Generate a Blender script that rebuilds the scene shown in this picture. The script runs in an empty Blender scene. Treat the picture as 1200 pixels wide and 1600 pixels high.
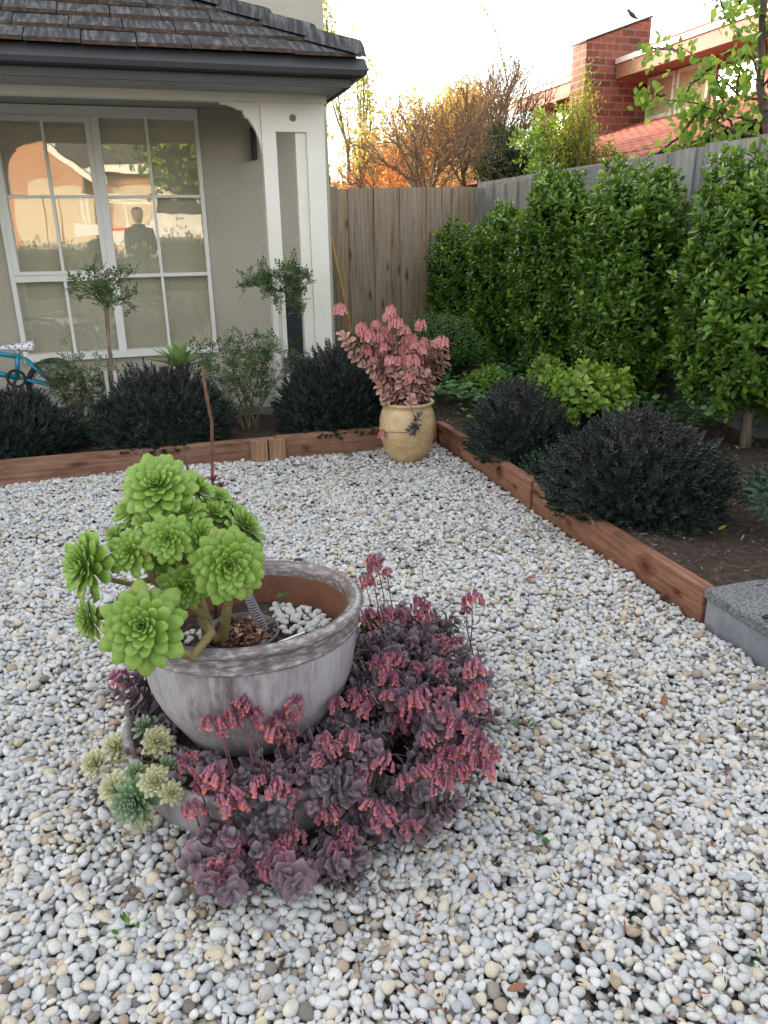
import bpy, math, random
import numpy as np
from mathutils import Vector, Matrix, geometry

SC = bpy.context.scene
COL = SC.collection
rad = math.radians
PI = math.pi

# ------------------------------------------------------------------ camera model
FPX, HC = 1197.0, 1.35
yaw, pitch, roll = rad(16.7), rad(20.0), rad(0.85)
fw = np.array([math.sin(yaw)*math.cos(pitch), math.cos(yaw)*math.cos(pitch), -math.sin(pitch)])
rt = np.array([math.cos(yaw), -math.sin(yaw), 0.0]); up = np.cross(rt, fw)
rt2 = rt*math.cos(roll)-up*math.sin(roll); up2 = rt*math.sin(roll)+up*math.cos(roll)
EYE = np.array([0, 0, HC])
def P(x, y, **k):
    """point where the line of sight through a photo pixel meets the plane X=, Y= or Z="""
    d = rt2*(x-600)-up2*(y-800)+fw*FPX
    a, v = list(k.items())[0]; i = 'XYZ'.index(a)
    return EYE+d*((v-EYE[i])/d[i])
def pxm(p):
    """photo pixels per metre at a point"""
    return FPX/((np.array(p)-EYE)@fw)

# ------------------------------------------------------------------ mesh builder
def nrm(a):
    a = np.asarray(a, float)
    return a/np.maximum(np.linalg.norm(a, axis=-1, keepdims=True), 1e-9)
def frames(d, spin=None, hint=None, rng=None):
    """(N,3,3) matrices whose columns are x,y,z with z along d"""
    d = nrm(np.atleast_2d(d)); n = len(d)
    if hint is None:
        hint = np.tile([0, 0, 1.0], (n, 1))
        hint[np.abs(d[:, 2]) > .95] = [0, 1, 0]
    hint = np.broadcast_to(hint, d.shape)
    x = nrm(np.cross(hint, d)); y = np.cross(d, x)
    if spin is not None:
        s = np.asarray(spin).reshape(-1, 1)
        x, y = x*np.cos(s)+y*np.sin(s), -x*np.sin(s)+y*np.cos(s)
    return np.stack([x, y, d], axis=2)

class G:
    def __init__(s):
        s.V = []; s.Q = []; s.T = []; s.a = []; s.r = []; s.n = 0
    def put(s, V, Q=None, T=None, a=None, r=None):
        V = np.asarray(V, float).reshape(-1, 3); m = len(V)
        s.V.append(V)
        if Q is not None and len(Q): s.Q.append(np.asarray(Q, np.int64).reshape(-1, 4)+s.n)
        if T is not None and len(T): s.T.append(np.asarray(T, np.int64).reshape(-1, 3)+s.n)
        s.a.append(np.zeros(m) if a is None else np.broadcast_to(np.asarray(a, float), (m,)))
        s.r.append(np.zeros(m) if r is None else np.broadcast_to(np.asarray(r, float), (m,)))
        s.n += m
        return s
    def arr(s):
        V = np.concatenate(s.V) if s.V else np.zeros((0, 3))
        Q = np.concatenate(s.Q) if s.Q else np.zeros((0, 4), np.int64)
        T = np.concatenate(s.T) if s.T else np.zeros((0, 3), np.int64)
        return V, Q, T, np.concatenate(s.a) if s.a else np.zeros(0), np.concatenate(s.r) if s.r else np.zeros(0)
    def box(s, x0, x1, y0, y1, z0, z1, M=None, r=None):
        V = np.array([(x, y, z) for x in (x0, x1) for y in (y0, y1) for z in (z0, z1)], float)
        if M is not None:
            V = V@np.array(M)[:3, :3].T+np.array(M)[:3, 3]
        return s.put(V, [(0, 1, 3, 2), (4, 6, 7, 5), (0, 4, 5, 1), (2, 3, 7, 6), (0, 2, 6, 4), (1, 5, 7, 3)], r=r)
    def tube(s, pts, rs, n=8, cap=True, a=None, r=None):
        pts = np.asarray(pts, float); k = len(pts)
        rs = np.broadcast_to(np.asarray(rs, float), (k,))
        t = np.zeros_like(pts); t[1:-1] = pts[2:]-pts[:-2]; t[0] = pts[1]-pts[0]; t[-1] = pts[-1]-pts[-2]
        t = nrm(t)
        h = np.array([0, 0, 1.0]) if abs(t[0][2]) < .9 else np.array([0, 1.0, 0])
        x = nrm(np.cross(h, t[0])); V = []
        ang = np.arange(n)*2*PI/n
        for i in range(k):
            x = nrm(x-t[i]*(x@t[i])); y = np.cross(t[i], x)
            V.append(pts[i]+rs[i]*(np.cos(ang)[:, None]*x+np.sin(ang)[:, None]*y))
        V = np.concatenate(V); Q = []
        for i in range(k-1):
            for j in range(n):
                Q.append((i*n+j, i*n+(j+1) % n, (i+1)*n+(j+1) % n, (i+1)*n+j))
        T = []
        if cap:
            V = np.concatenate([V, pts[:1], pts[-1:]]); c0 = k*n
            for j in range(n):
                T.append((c0, (j+1) % n, j)); T.append((c0+1, (k-1)*n+j, (k-1)*n+(j+1) % n))
        av = None
        if a is not None:
            av = np.repeat(np.linspace(a[0], a[1], k), n)
            if cap: av = np.concatenate([av, [a[0]], [a[1]]])
        return s.put(V, Q, T, a=av, r=r)
    def lathe(s, prof, c=(0, 0, 0), n=48, a=None):
        prof = np.asarray(prof, float); k = len(prof); ang = np.arange(n)*2*PI/n
        V = np.stack([np.outer(prof[:, 0], np.cos(ang)), np.outer(prof[:, 0], np.sin(ang)), np.repeat(prof[:, 1:2], n, 1)], 2).reshape(-1, 3)+np.array(c)
        Q = [(i*n+j, i*n+(j+1) % n, (i+1)*n+(j+1) % n, (i+1)*n+j) for i in range(k-1) for j in range(n)]
        return s.put(V, Q)
    def prism(s, poly, d, o=(0, 0, 0), ux=(1, 0, 0), uy=(0, 0, 1)):
        """polygon (u,v) extruded by vector d, lying on axes ux, uy from o"""
        poly = np.asarray(poly, float); n = len(poly)
        A = np.array(o)+poly[:, :1]*np.array(ux)+poly[:, 1:]*np.array(uy); B = A+np.array(d)
        tri = geometry.tessellate_polygon([[Vector((p[0], p[1], 0)) for p in poly]])
        T = [tuple(t) for t in tri]+[(t[2]+n, t[1]+n, t[0]+n) for t in tri]
        Q = [(i, (i+1) % n, (i+1) % n+n, i+n) for i in range(n)]
        return s.put(np.concatenate([A, B]), Q, T)
    def blob(s, c, r3, seg=16, rings=10, seed=0, amp=.12, M=None):
        rg = np.random.default_rng(seed); ph = rg.uniform(0, 6, 6)
        V = []
        for i in range(rings+1):
            th = PI*i/rings
            for j in range(seg):
                f = 2*PI*j/seg
                k = 1+amp*(math.sin(3*f+ph[0]+2*th)*.5+math.sin(5*th+ph[1]+f)*.3+math.sin(2*f*2+ph[2]-3*th)*.4)
                V.append((r3[0]*k*math.sin(th)*math.cos(f), r3[1]*k*math.sin(th)*math.sin(f), r3[2]*k*math.cos(th)))
        V = np.array(V)
        if M is not None: V = V@np.array(M).T
        Q = [(i*seg+j, i*seg+(j+1) % seg, (i+1)*seg+(j+1) % seg, (i+1)*seg+j) for i in range(rings) for j in range(seg)]
        return s.put(V+np.array(c), Q)
    def scatter(s, tpl, M, L, S=None, r=None):
        V, Q, T, a, rr = tpl.arr(); M = np.asarray(M); L = np.asarray(L); N = len(L)
        if N == 0: return s
        if S is not None:
            S = np.asarray(S, float)
            if S.ndim == 1: S = np.repeat(S[:, None], 3, 1)
            M = M*S[:, None, :]
        W = np.einsum('nij,vj->nvi', M, V)+L[:, None, :]
        m = len(V); off = (np.arange(N)*m)[:, None, None]
        if r is None: r = np.random.default_rng(N).random(N)
        rv = (np.asarray(r)[:, None]+rr[None, :]) if rr.any() else np.repeat(np.asarray(r)[:, None], m, 1)
        return s.put(W.reshape(-1, 3), (Q[None]+off).reshape(-1, 4) if len(Q) else None, (T[None]+off).reshape(-1, 3) if len(T) else None,
                     a=np.tile(a, N), r=rv.reshape(-1))
    def bake(s, name, smooth=False):
        V, Q, T, a, r = s.arr(); me = bpy.data.meshes.new(name)
        me.vertices.add(len(V)); me.vertices.foreach_set('co', V.astype(np.float32).ravel())
        nq, nt = len(Q), len(T)
        me.loops.add(nq*4+nt*3)
        me.loops.foreach_set('vertex_index', np.concatenate([Q.ravel(), T.ravel()]).astype(np.int32))
        me.polygons.add(nq+nt)
        me.polygons.foreach_set('loop_start', np.concatenate([np.arange(nq)*4, nq*4+np.arange(nt)*3]).astype(np.int32))
        me.polygons.foreach_set('loop_total', np.concatenate([np.full(nq, 4), np.full(nt, 3)]).astype(np.int32))
        me.polygons.foreach_set('use_smooth', np.full(nq+nt, smooth))
        me.update(calc_edges=True)
        for nm, dat in (('along', a), ('rnd', r)):
            if dat.any():
                at = me.attributes.new(nm, 'FLOAT', 'POINT'); at.data.foreach_set('value', dat.astype(np.float32))
        return me
    def obj(s, name, m, parent=None, smooth=False, bevel=0, seg=2):
        me = s.bake(name, smooth); me.materials.append(m)
        o = bpy.data.objects.new(name, me); COL.objects.link(o)
        if parent is not None:
            o.parent = parent; o.location = -np.array(parent.location)
        if bevel:
            b = o.modifiers.new('bevel', 'BEVEL'); b.width = bevel; b.segments = seg; b.limit_method = 'ANGLE'; b.angle_limit = rad(40)
        return o

def tag(o, label=None, cat=None, group=None, kind=None):
    for k, v in (('label', label), ('category', cat), ('group', group), ('kind', kind)):
        if v: o[k] = v
    return o
def thing(name, loc, label, cat, group=None):
    o = bpy.data.objects.new(name, None); COL.objects.link(o); o.location = tuple(float(v) for v in loc); o.empty_display_size = .1
    return tag(o, label, cat, group)

# ------------------------------------------------------------------ materials
def nodes(name):
    m = bpy.data.materials.new(name); m.use_nodes = True; nt = m.node_tree; nt.nodes.clear()
    out = nt.nodes.new('ShaderNodeOutputMaterial'); b = nt.nodes.new('ShaderNodeBsdfPrincipled')
    nt.links.new(b.outputs[0], out.inputs[0]); return m, nt, b, out
def N(nt, t, **k):
    n = nt.nodes.new('ShaderNode'+t)
    for a, v in k.items():
        if a.startswith('i_'): n.inputs[a[2:].replace('_', ' ')].default_value = v
        else: setattr(n, a, v)
    return n
def ramp(nt, fac, stops):
    r = nt.nodes.new('ShaderNodeValToRGB'); el = r.color_ramp.elements
    while len(el) < len(stops): el.new(.5)
    for e, (p, c) in zip(el, stops): e.position = p; e.color = (*c, 1)
    nt.links.new(fac, r.inputs[0]); return r.outputs[0]
def coords(nt, scale=(1, 1, 1)):
    tc = N(nt, 'TexCoord'); mp = N(nt, 'Mapping'); mp.inputs['Scale'].default_value = scale
    nt.links.new(tc.outputs['Object'], mp.inputs[0]); return mp.outputs[0]
def noise(nt, vec, scale, detail=6, rough=.6, dist=0):
    n = N(nt, 'TexNoise'); n.inputs['Scale'].default_value = scale; n.inputs['Detail'].default_value = detail
    n.inputs['Roughness'].default_value = rough; n.inputs['Distortion'].default_value = dist
    nt.links.new(vec, n.inputs['Vector']); return n.outputs['Fac']
def mixc(nt, f, a, b, mode='MIX'):
    m = N(nt, 'Mix', data_type='RGBA', blend_type=mode)
    for i, v in ((0, f), (6, a), (7, b)):
        if isinstance(v, (int, float)): m.inputs[i].default_value = v
        elif isinstance(v, tuple): m.inputs[i].default_value = (*v, 1)
        else: nt.links.new(v, m.inputs[i])
    return m.outputs[2]
def bump(nt, b, h, strength=.3, dist=.01):
    n = N(nt, 'Bump'); n.inputs['Strength'].default_value = strength; n.inputs['Distance'].default_value = dist
    nt.links.new(h, n.inputs['Height']); nt.links.new(n.outputs[0], b.inputs['Normal'])
def surf(name, stops, scale=8, rough=.7, bs=.3, bd=.004, vs=(1, 1, 1), detail=8, dist=0, fine=0, spec=.5, metallic=0):
    m, nt, b, o = nodes(name); v = coords(nt, vs); f = noise(nt, v, scale, detail, .62, dist)
    c = ramp(nt, f, stops)
    if fine:
        f2 = noise(nt, v, fine, 4, .7); c = mixc(nt, .35, c, ramp(nt, f2, [(.3, (.35, .35, .35)), (.7, (1, 1, 1))]), 'MULTIPLY')
        bump(nt, b, f2, bs, bd)
    else: bump(nt, b, f, bs, bd)
    nt.links.new(c, b.inputs['Base Color']); b.inputs['Roughness'].default_value = rough
    b.inputs['Specular IOR Level'].default_value = spec; b.inputs['Metallic'].default_value = metallic
    return m
def foliage(name, stops, trans=.3, rough=.45, along=None, spec=.5, amix=.8):
    """leaf colour from the per-leaf random attribute, optional second ramp along the leaf"""
    m, nt, b, o = nodes(name)
    at = N(nt, 'Attribute', attribute_name='rnd'); c = ramp(nt, at.outputs['Fac'], stops)
    if along:
        a2 = N(nt, 'Attribute', attribute_name='along')
        col = ramp(nt, a2.outputs['Fac'], [(p, q[:3]) for p, q in along]); c = mixc(nt, amix, c, col)
    v = coords(nt); c = mixc(nt, .5, c, ramp(nt, noise(nt, v, 60, 3), [(.3, (.6, .6, .6)), (.7, (1, 1, 1))]), 'MULTIPLY')
    nt.links.new(c, b.inputs['Base Color']); b.inputs['Roughness'].default_value = rough; b.inputs['Specular IOR Level'].default_value = spec
    if trans:
        t = N(nt, 'BsdfTranslucent'); mx = N(nt, 'MixShader'); mx.inputs[0].default_value = trans
        nt.links.new(mixc(nt, 1, c, (1.0, 1.0, .6), 'MULTIPLY'), t.inputs[0])
        nt.links.new(b.outputs[0], mx.inputs[1]); nt.links.new(t.outputs[0], mx.inputs[2]); nt.links.new(mx.outputs[0], o.inputs[0])
    return m
def brickmat(name, c1, c2, mortar, bw=.24, bh=.086, axis='XZ', msize=.01, rough=.85):
    m, nt, b, o = nodes(name); tc = N(nt, 'TexCoord'); sp = N(nt, 'SeparateXYZ'); cb = N(nt, 'CombineXYZ')
    nt.links.new(tc.outputs['Object'], sp.inputs[0])
    if axis == 'both':
        ad = N(nt, 'Math', operation='ADD'); nt.links.new(sp.outputs[0], ad.inputs[0]); nt.links.new(sp.outputs[1], ad.inputs[1])
        nt.links.new(ad.outputs[0], cb.inputs[0])
    else: nt.links.new(sp.outputs[0 if axis[0] == 'X' else 1], cb.inputs[0])
    nt.links.new(sp.outputs[2], cb.inputs[1])
    br = N(nt, 'TexBrick'); br.inputs['Scale'].default_value = 1; br.inputs['Brick Width'].default_value = bw; br.inputs['Row Height'].default_value = bh
    br.inputs['Mortar Size'].default_value = msize; br.inputs['Color1'].default_value = (*c1, 1); br.inputs['Color2'].default_value = (*c2, 1); br.inputs['Mortar'].default_value = (*mortar, 1)
    br.inputs['Bias'].default_value = 0; br.inputs['Mortar Smooth'].default_value = .2
    nt.links.new(cb.outputs[0], br.inputs[0])
    f = noise(nt, tc.outputs['Object'], 14, 6); c = mixc(nt, .6, br.outputs[0], ramp(nt, f, [(.3, (.5, .5, .5)), (.7, (1.1, 1.1, 1.1))]), 'MULTIPLY')
    nt.links.new(c, b.inputs['Base Color']); b.inputs['Roughness'].default_value = rough
    iv = N(nt, 'Math', operation='SUBTRACT'); iv.inputs[0].default_value = 1; nt.links.new(br.outputs['Fac'], iv.inputs[1])
    bump(nt, b, iv.outputs[0], .6, .008); return m

M = {}
def woodmat(name, stops, axis, knots=True, rough=.8, gs=5, rings=(), stain=False):
    m, nt, b, o = nodes(name); k = [22, 22, 22]; k['XYZ'.index(axis)] = 1.1
    v = coords(nt, tuple(k)); f = noise(nt, v, 1.6*gs/5, 8, .6, 1.2); c = ramp(nt, f, stops)
    k2 = [140, 140, 140]; k2['XYZ'.index(axis)] = 3; f2 = noise(nt, coords(nt, tuple(k2)), 1, 4, .7)
    c = mixc(nt, .45, c, ramp(nt, f2, [(.3, (.45, .42, .4)), (.65, (1, 1, 1))]), 'MULTIPLY')
    if knots:
        k3 = [7, 7, 9]; k3['XYZ'.index(axis)] = 2.4
        vo = N(nt, 'TexVoronoi'); vo.inputs['Scale'].default_value = 1; nt.links.new(coords(nt, tuple(k3)), vo.inputs['Vector'])
        c = mixc(nt, .75, c, ramp(nt, vo.outputs['Distance'], [(.05, (.16, .1, .07)), (.12, (.5, .4, .35)), (.2, (1, 1, 1))]), 'MULTIPLY')
    for (ka, kz, kr) in rings:
        tc = N(nt, 'TexCoord'); sp = N(nt, 'SeparateXYZ'); cb = N(nt, 'CombineXYZ'); nt.links.new(tc.outputs['Object'], sp.inputs[0])
        for si, off, sc_, di in (('XYZ'.index(axis), ka, .55, 0), (2, kz, 1, 1)):
            q1 = N(nt, 'Math', operation='SUBTRACT'); q1.inputs[1].default_value = off; nt.links.new(sp.outputs[si], q1.inputs[0])
            q2 = N(nt, 'Math', operation='MULTIPLY'); q2.inputs[1].default_value = sc_/kr; nt.links.new(q1.outputs[0], q2.inputs[0]); nt.links.new(q2.outputs[0], cb.inputs[di])
        ln = N(nt, 'VectorMath', operation='LENGTH'); nt.links.new(cb.outputs[0], ln.inputs[0])
        wob = N(nt, 'Math', operation='MULTIPLY_ADD'); wob.inputs[1].default_value = .5; nt.links.new(noise(nt, coords(nt, (18, 18, 18)), 1, 3), wob.inputs[0]); nt.links.new(ln.outputs['Value'], wob.inputs[2])
        c = mixc(nt, 1, c, ramp(nt, wob.outputs[0], [(.25, (.22, .13, .10)), (.45, (.42, .28, .22)), (.55, (.75, .6, .52)), (.64, (.5, .36, .3)), (.76, (.85, .75, .7)), (.86, (.66, .55, .5)), (1, (1, 1, 1))]), 'MULTIPLY')
    if stain:
        fs = noise(nt, coords(nt, (3, 3, 9)), 1, 6, .7); c = mixc(nt, .85, c, ramp(nt, fs, [(.33, (.42, .36, .33)), (.5, (.85, .8, .78)), (.65, (1.05, 1.02, 1))]), 'MULTIPLY')
    at = N(nt, 'Attribute', attribute_name='rnd')
    c = mixc(nt, 1, c, ramp(nt, at.outputs['Fac'], [(0, (1, 1, 1)), (.5, (.72, .74, .76)), (1, (1.0, .93, .84))]), 'MULTIPLY')
    nt.links.new(c, b.inputs['Base Color']); b.inputs['Roughness'].default_value = rough; b.inputs['Specular IOR Level'].default_value = .25
    bump(nt, b, f2, .5, .003); return m
M['sleeper_x'] = woodmat('treated_pine_along_x', [(.25, (.16, .085, .055)), (.5, (.30, .17, .115)), (.75, (.42, .26, .18))], 'X', rings=((1.1, .09, .035), (-.35, .06, .03), (2.2, .1, .03)), stain=True)
M['sleeper_y'] = woodmat('treated_pine_along_y', [(.25, (.16, .075, .05)), (.5, (.32, .16, .105)), (.75, (.43, .25, .17))], 'Y', rings=((-.32, .085, .055), (.28, .05, .03), (-.52, .06, .028)), stain=True)
M['sleeper_z'] = woodmat('treated_pine_upright', [(.25, (.2, .11, .07)), (.5, (.34, .2, .12)), (.75, (.44, .28, .18))], 'Z')
M['paling'] = woodmat('brown_fence_paling', [(.25, (.2, .155, .11)), (.5, (.42, .335, .25)), (.75, (.55, .45, .35))], 'Z', rough=.9)
M['paling_grey'] = woodmat('weathered_grey_paling', [(.25, (.19, .195, .2)), (.5, (.41, .405, .40)), (.75, (.56, .55, .535))], 'Z', knots=True, rough=.9)
M['bamboo'] = woodmat('yellow_bamboo', [(.25, (.35, .2, .06)), (.7, (.55, .36, .12))], 'Z', knots=False, rough=.5)
M['bark'] = surf('brown_bark', [(.3, (.10, .07, .045)), (.7, (.28, .2, .14))], 30, .9, .6, .006, (1, 1, .3))
M['bark_pale'] = surf('pale_grey_bark', [(.3, (.16, .12, .09)), (.7, (.36, .3, .24))], 40, .85, .4, .003, (1, 1, .25))
M['bark_dark'] = surf('dark_twig_bark', [(.3, (.035, .025, .02)), (.7, (.11, .08, .06))], 30, .9, .5, .004)
M['stake'] = surf('pale_stake', [(.3, (.4, .37, .33)), (.7, (.6, .57, .52))], 20, .8, .3, .002, (1, 1, .2))
M['render'] = surf('taupe_render', [(.3, (.47, .425, .35)), (.55, (.54, .495, .41)), (.75, (.58, .53, .445))], 1.6, .9, .25, .002, fine=160, spec=.25)
M['render_up'] = surf('pale_upper_render', [(.3, (.50, .46, .385)), (.7, (.55, .51, .43))], 3, .9, .25, .002, fine=160, spec=.25)
M['cream'] = surf('cream_painted_timber', [(.3, (.74, .71, .64)), (.7, (.80, .77, .70))], 5, .55, .1, .001)
M['white'] = surf('white_painted_frame', [(.3, (.82, .81, .78)), (.7, (.86, .85, .82))], 6, .4, .08, .001)
M['darkmetal'] = surf('dark_grey_gutter', [(.3, (.045, .046, .052)), (.7, (.06, .06, .068))], 4, .38, .05, .001)
M['fascia'] = surf('dark_grey_fascia_board', [(.3, (.028, .027, .028)), (.7, (.042, .04, .04))], 6, .5, .15, .001, (.3, 1, 8))
M['soffit'] = surf('grey_white_soffit', [(.3, (.3, .3, .3)), (.7, (.36, .36, .35))], 6, .7, .05, .001)
M['tile'] = surf('dark_concrete_tile', [(.32, (.026, .026, .03)), (.5, (.06, .06, .066)), (.66, (.19, .19, .195))], 4, .8, .5, .004, (9, 1, 1), fine=90)
M['tile_edge'] = surf('mossy_tile_edge', [(.3, (.022, .015, .012)), (.55, (.07, .045, .032)), (.75, (.16, .13, .1))], 25, .95, .8, .006)
M['blind'] = surf('beige_roller_blind', [(.3, (.66, .62, .50)), (.7, (.72, .67, .55))], 2, .9, .05, .001)
M['black'] = surf('black_plastic', [(.3, (.012, .012, .014)), (.7, (.03, .03, .033))], 20, .45, .1, .001)
M['louvre'] = surf('black_louvre_paint', [(.3, (.02, .024, .03)), (.7, (.045, .05, .06))], 12, .5, .1, .001)
M['concrete'] = surf('porch_concrete', [(.3, (.3, .29, .27)), (.7, (.4, .385, .36))], 6, .9, .3, .002, fine=120)
M['plinth'] = surf('grey_concrete_plinth', [(.3, (.17, .17, .175)), (.7, (.29, .29, .30))], 6, .9, .3, .003, fine=80)
M['block'] = surf('grey_concrete_block', [(.3, (.19, .21, .24)), (.7, (.36, .38, .41))], 7, .85, .35, .003, fine=70)
M['asphalt'] = surf('street_asphalt', [(.3, (.04, .04, .042)), (.7, (.06, .06, .062))], 8, .9, .4, .004, fine=150)
M['ground'] = surf('rough_ground', [(.3, (.07, .055, .03)), (.7, (.09, .1, .04))], 3, .95, .4, .02)
M['terracotta'] = surf('raw_terracotta_inside', [(.3, (.16, .06, .035)), (.7, (.26, .105, .06))], 12, .85, .3, .002, fine=60)
M['redwood_trim'] = surf('red_brown_trim', [(.3, (.28, .12, .08)), (.7, (.38, .18, .12))], 6, .7, .1, .002)
M['tan_panel'] = surf('tan_wall_panel', [(.3, (.42, .3, .18)), (.7, (.5, .37, .24))], 4, .8, .1, .002)
M['redtile'] = surf('red_terracotta_tile', [(.25, (.26, .065, .04)), (.55, (.42, .13, .085)), (.8, (.5, .2, .13))], 6, .8, .4, .004, fine=40)
M['brick_red'] = brickmat('red_brick', (.40, .12, .07), (.17, .05, .04), (.30, .2, .15), axis='both', msize=.014, bw=.26, bh=.11)
M['brick_opp'] = brickmat('orange_brick', (.50, .24, .12), (.42, .17, .09), (.45, .36, .26), axis='XZ')
M['garage'] = surf('cream_garage_door', [(.3, (.46, .38, .25)), (.7, (.52, .43, .3))], 3, .6, .1, .001)
M['carwhite'] = surf('white_vehicle_paint', [(.3, (.72, .7, .66)), (.7, (.78, .76, .72))], 3, .25, .02, .001)
M['darkglass'] = surf('dark_vehicle_glass', [(.3, (.02, .022, .025)), (.7, (.04, .04, .045))], 3, .08, .02, .001)
M['rubber'] = surf('black_rubber', [(.3, (.02, .02, .02)), (.7, (.035, .035, .035))], 30, .8, .2, .001)
M['steel'] = surf('bright_steel', [(.3, (.5, .5, .52)), (.7, (.62, .62, .64))], 20, .3, .05, .001, metallic=1)
M['teal'] = surf('glossy_teal_paint', [(.3, (.012, .22, .34)), (.7, (.02, .28, .42))], 10, .25, .05, .001)
M['jacket'] = surf('dark_blue_jacket', [(.3, (.02, .025, .04)), (.7, (.04, .045, .065))], 20, .9, .4, .003)
M['trousers'] = surf('dark_trousers', [(.3, (.02, .02, .022)), (.7, (.035, .035, .04))], 20, .9, .4, .003)
M['skin'] = surf('skin', [(.3, (.45, .28, .2)), (.7, (.52, .33, .24))], 20, .55, .1, .001)
M['hair'] = surf('dark_hair', [(.3, (.012, .01, .008)), (.7, (.03, .022, .018))], 60, .7, .6, .003)
M['feather'] = surf('dark_grey_feathers', [(.3, (.03, .03, .035)), (.7, (.09, .085, .08))], 60, .8, .3, .002)
M['twine'] = surf('grey_wound_twine', [(.3, (.13, .12, .13)), (.7, (.3, .29, .3))], 60, .9, .5, .002, (1, 1, 4))
M['greyplastic'] = surf('grey_pot_plastic', [(.3, (.06, .068, .08)), (.7, (.11, .12, .135))], 10, .45, .1, .001)
M['whiteplastic'] = surf('white_plastic_tag', [(.3, (.72, .72, .72)), (.7, (.8, .8, .8))], 10, .4, .05, .001)
M['drybark'] = surf('dead_brown_stalk', [(.3, (.09, .035, .022)), (.7, (.22, .10, .065))], 60, .85, .5, .003)
M['aeostem'] = surf('olive_succulent_stem', [(.3, (.13, .1, .035)), (.7, (.28, .22, .085))], 45, .7, .5, .003, (1, 1, 3))

# soil with chips
def soilmat():
    m, nt, b, o = nodes('dark_mulched_soil'); v = coords(nt)
    f = noise(nt, v, 35, 8, .7); c = ramp(nt, f, [(.3, (.02, .013, .010)), (.52, (.07, .046, .034)), (.68, (.15, .105, .08)), (.8, (.28, .21, .165))])
    nt.links.new(c, b.inputs['Base Color']); b.inputs['Roughness'].default_value = .95; bump(nt, b, f, 1, .02); return m
M['soil'] = soilmat()
def undermat():
    m, nt, b, o = nodes('gravel_underlay'); v = coords(nt)
    vo = N(nt, 'TexVoronoi'); vo.inputs['Scale'].default_value = 60; nt.links.new(v, vo.inputs['Vector'])
    hs = N(nt, 'SeparateColor'); nt.links.new(vo.outputs['Color'], hs.inputs[0])
    c = ramp(nt, hs.outputs[0], [(0, (.22, .2, .18)), (.5, (.34, .33, .31)), (.8, (.26, .2, .14)), (1, (.1, .08, .07))])
    c = mixc(nt, 1, c, ramp(nt, vo.outputs['Distance'], [(.3, (.55, .55, .55)), (.62, (.04, .03, .025))]), 'MULTIPLY')  # dark between cells: shade of the gaps painted into the sheet
    nt.links.new(c, b.inputs['Base Color']); b.inputs['Roughness'].default_value = .9
    bump(nt, b, vo.outputs['Distance'], -1, .012); return m
M['under'] = undermat()
def pebblemat():
    m, nt, b, o = nodes('river_pebble'); oi = N(nt, 'ObjectInfo')
    c = ramp(nt, oi.outputs['Random'], [(0, (.64, .65, .665)), (.2, (.84, .84, .83)), (.40, (.50, .53, .57)), (.56, (.80, .78, .72)), (.68, (.72, .62, .47)),
                                        (.79, (.80, .815, .83)), (.9, (.56, .57, .58)), (.95, (.52, .40, .28)), (.98, (.36, .32, .29)), (1, (.18, .16, .15))])
    v = coords(nt); ad = N(nt, 'VectorMath', operation='ADD'); cx = N(nt, 'CombineXYZ'); ml = N(nt, 'Math', operation='MULTIPLY'); ml.inputs[1].default_value = 91
    nt.links.new(oi.outputs['Random'], ml.inputs[0]); nt.links.new(ml.outputs[0], cx.inputs[0]); nt.links.new(v, ad.inputs[0]); nt.links.new(cx.outputs[0], ad.inputs[1])
    f = noise(nt, ad.outputs[0], 2.2, 6, .65, .6)
    c = mixc(nt, .8, c, ramp(nt, f, [(.30, (.42, .38, .34)), (.40, (.9, .885, .86)), (.68, (1.04, 1.04, 1.05))]), 'MULTIPLY')
    nt.links.new(c, b.inputs['Base Color']); b.inputs['Roughness'].default_value = .5; b.inputs['Specular IOR Level'].default_value = .35
    bump(nt, b, f, .45, .09); return m
M['pebble'] = pebblemat()
M['pebble_still'] = surf('pale_pebbles', [(.3, (.3, .31, .33)), (.5, (.5, .5, .49)), (.7, (.52, .46, .36))], 40, .6, .2, .002)
def potmat():
    m, nt, b, o = nodes('streaked_grey_glaze'); f = noise(nt, coords(nt, (60, 60, 9)), 1, 8, .7, .3); f1 = noise(nt, coords(nt, (5, 5, 3)), 1, 5, .6)
    ad = N(nt, 'Math', operation='ADD'); nt.links.new(f, ad.inputs[0]); nt.links.new(f1, ad.inputs[1]); hf = N(nt, 'Math', operation='MULTIPLY'); hf.inputs[1].default_value = .5
    nt.links.new(ad.outputs[0], hf.inputs[0])
    c = ramp(nt, hf.outputs[0], [(.34, (.12, .09, .09)), (.42, (.25, .215, .225)), (.52, (.38, .36, .385)), (.68, (.50, .49, .51))])
    nt.links.new(c, b.inputs['Base Color']); b.inputs['Roughness'].default_value = .42; bump(nt, b, f, .3, .002); return m
M['glaze'] = potmat()
M['glaze_rim'] = surf('brown_worn_rim_glaze', [(.3, (.11, .085, .08)), (.5, (.19, .16, .16)), (.64, (.38, .36, .37))], 34, .27, .3, .002, (1, 1, 3.5), detail=12)
M['yellowpot'] = surf('ochre_glazed_pot', [(.3, (.50, .33, .15)), (.55, (.66, .48, .26)), (.75, (.74, .58, .36))], 9, .35, .15, .002, (1, 1, 1.6), fine=45)

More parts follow.
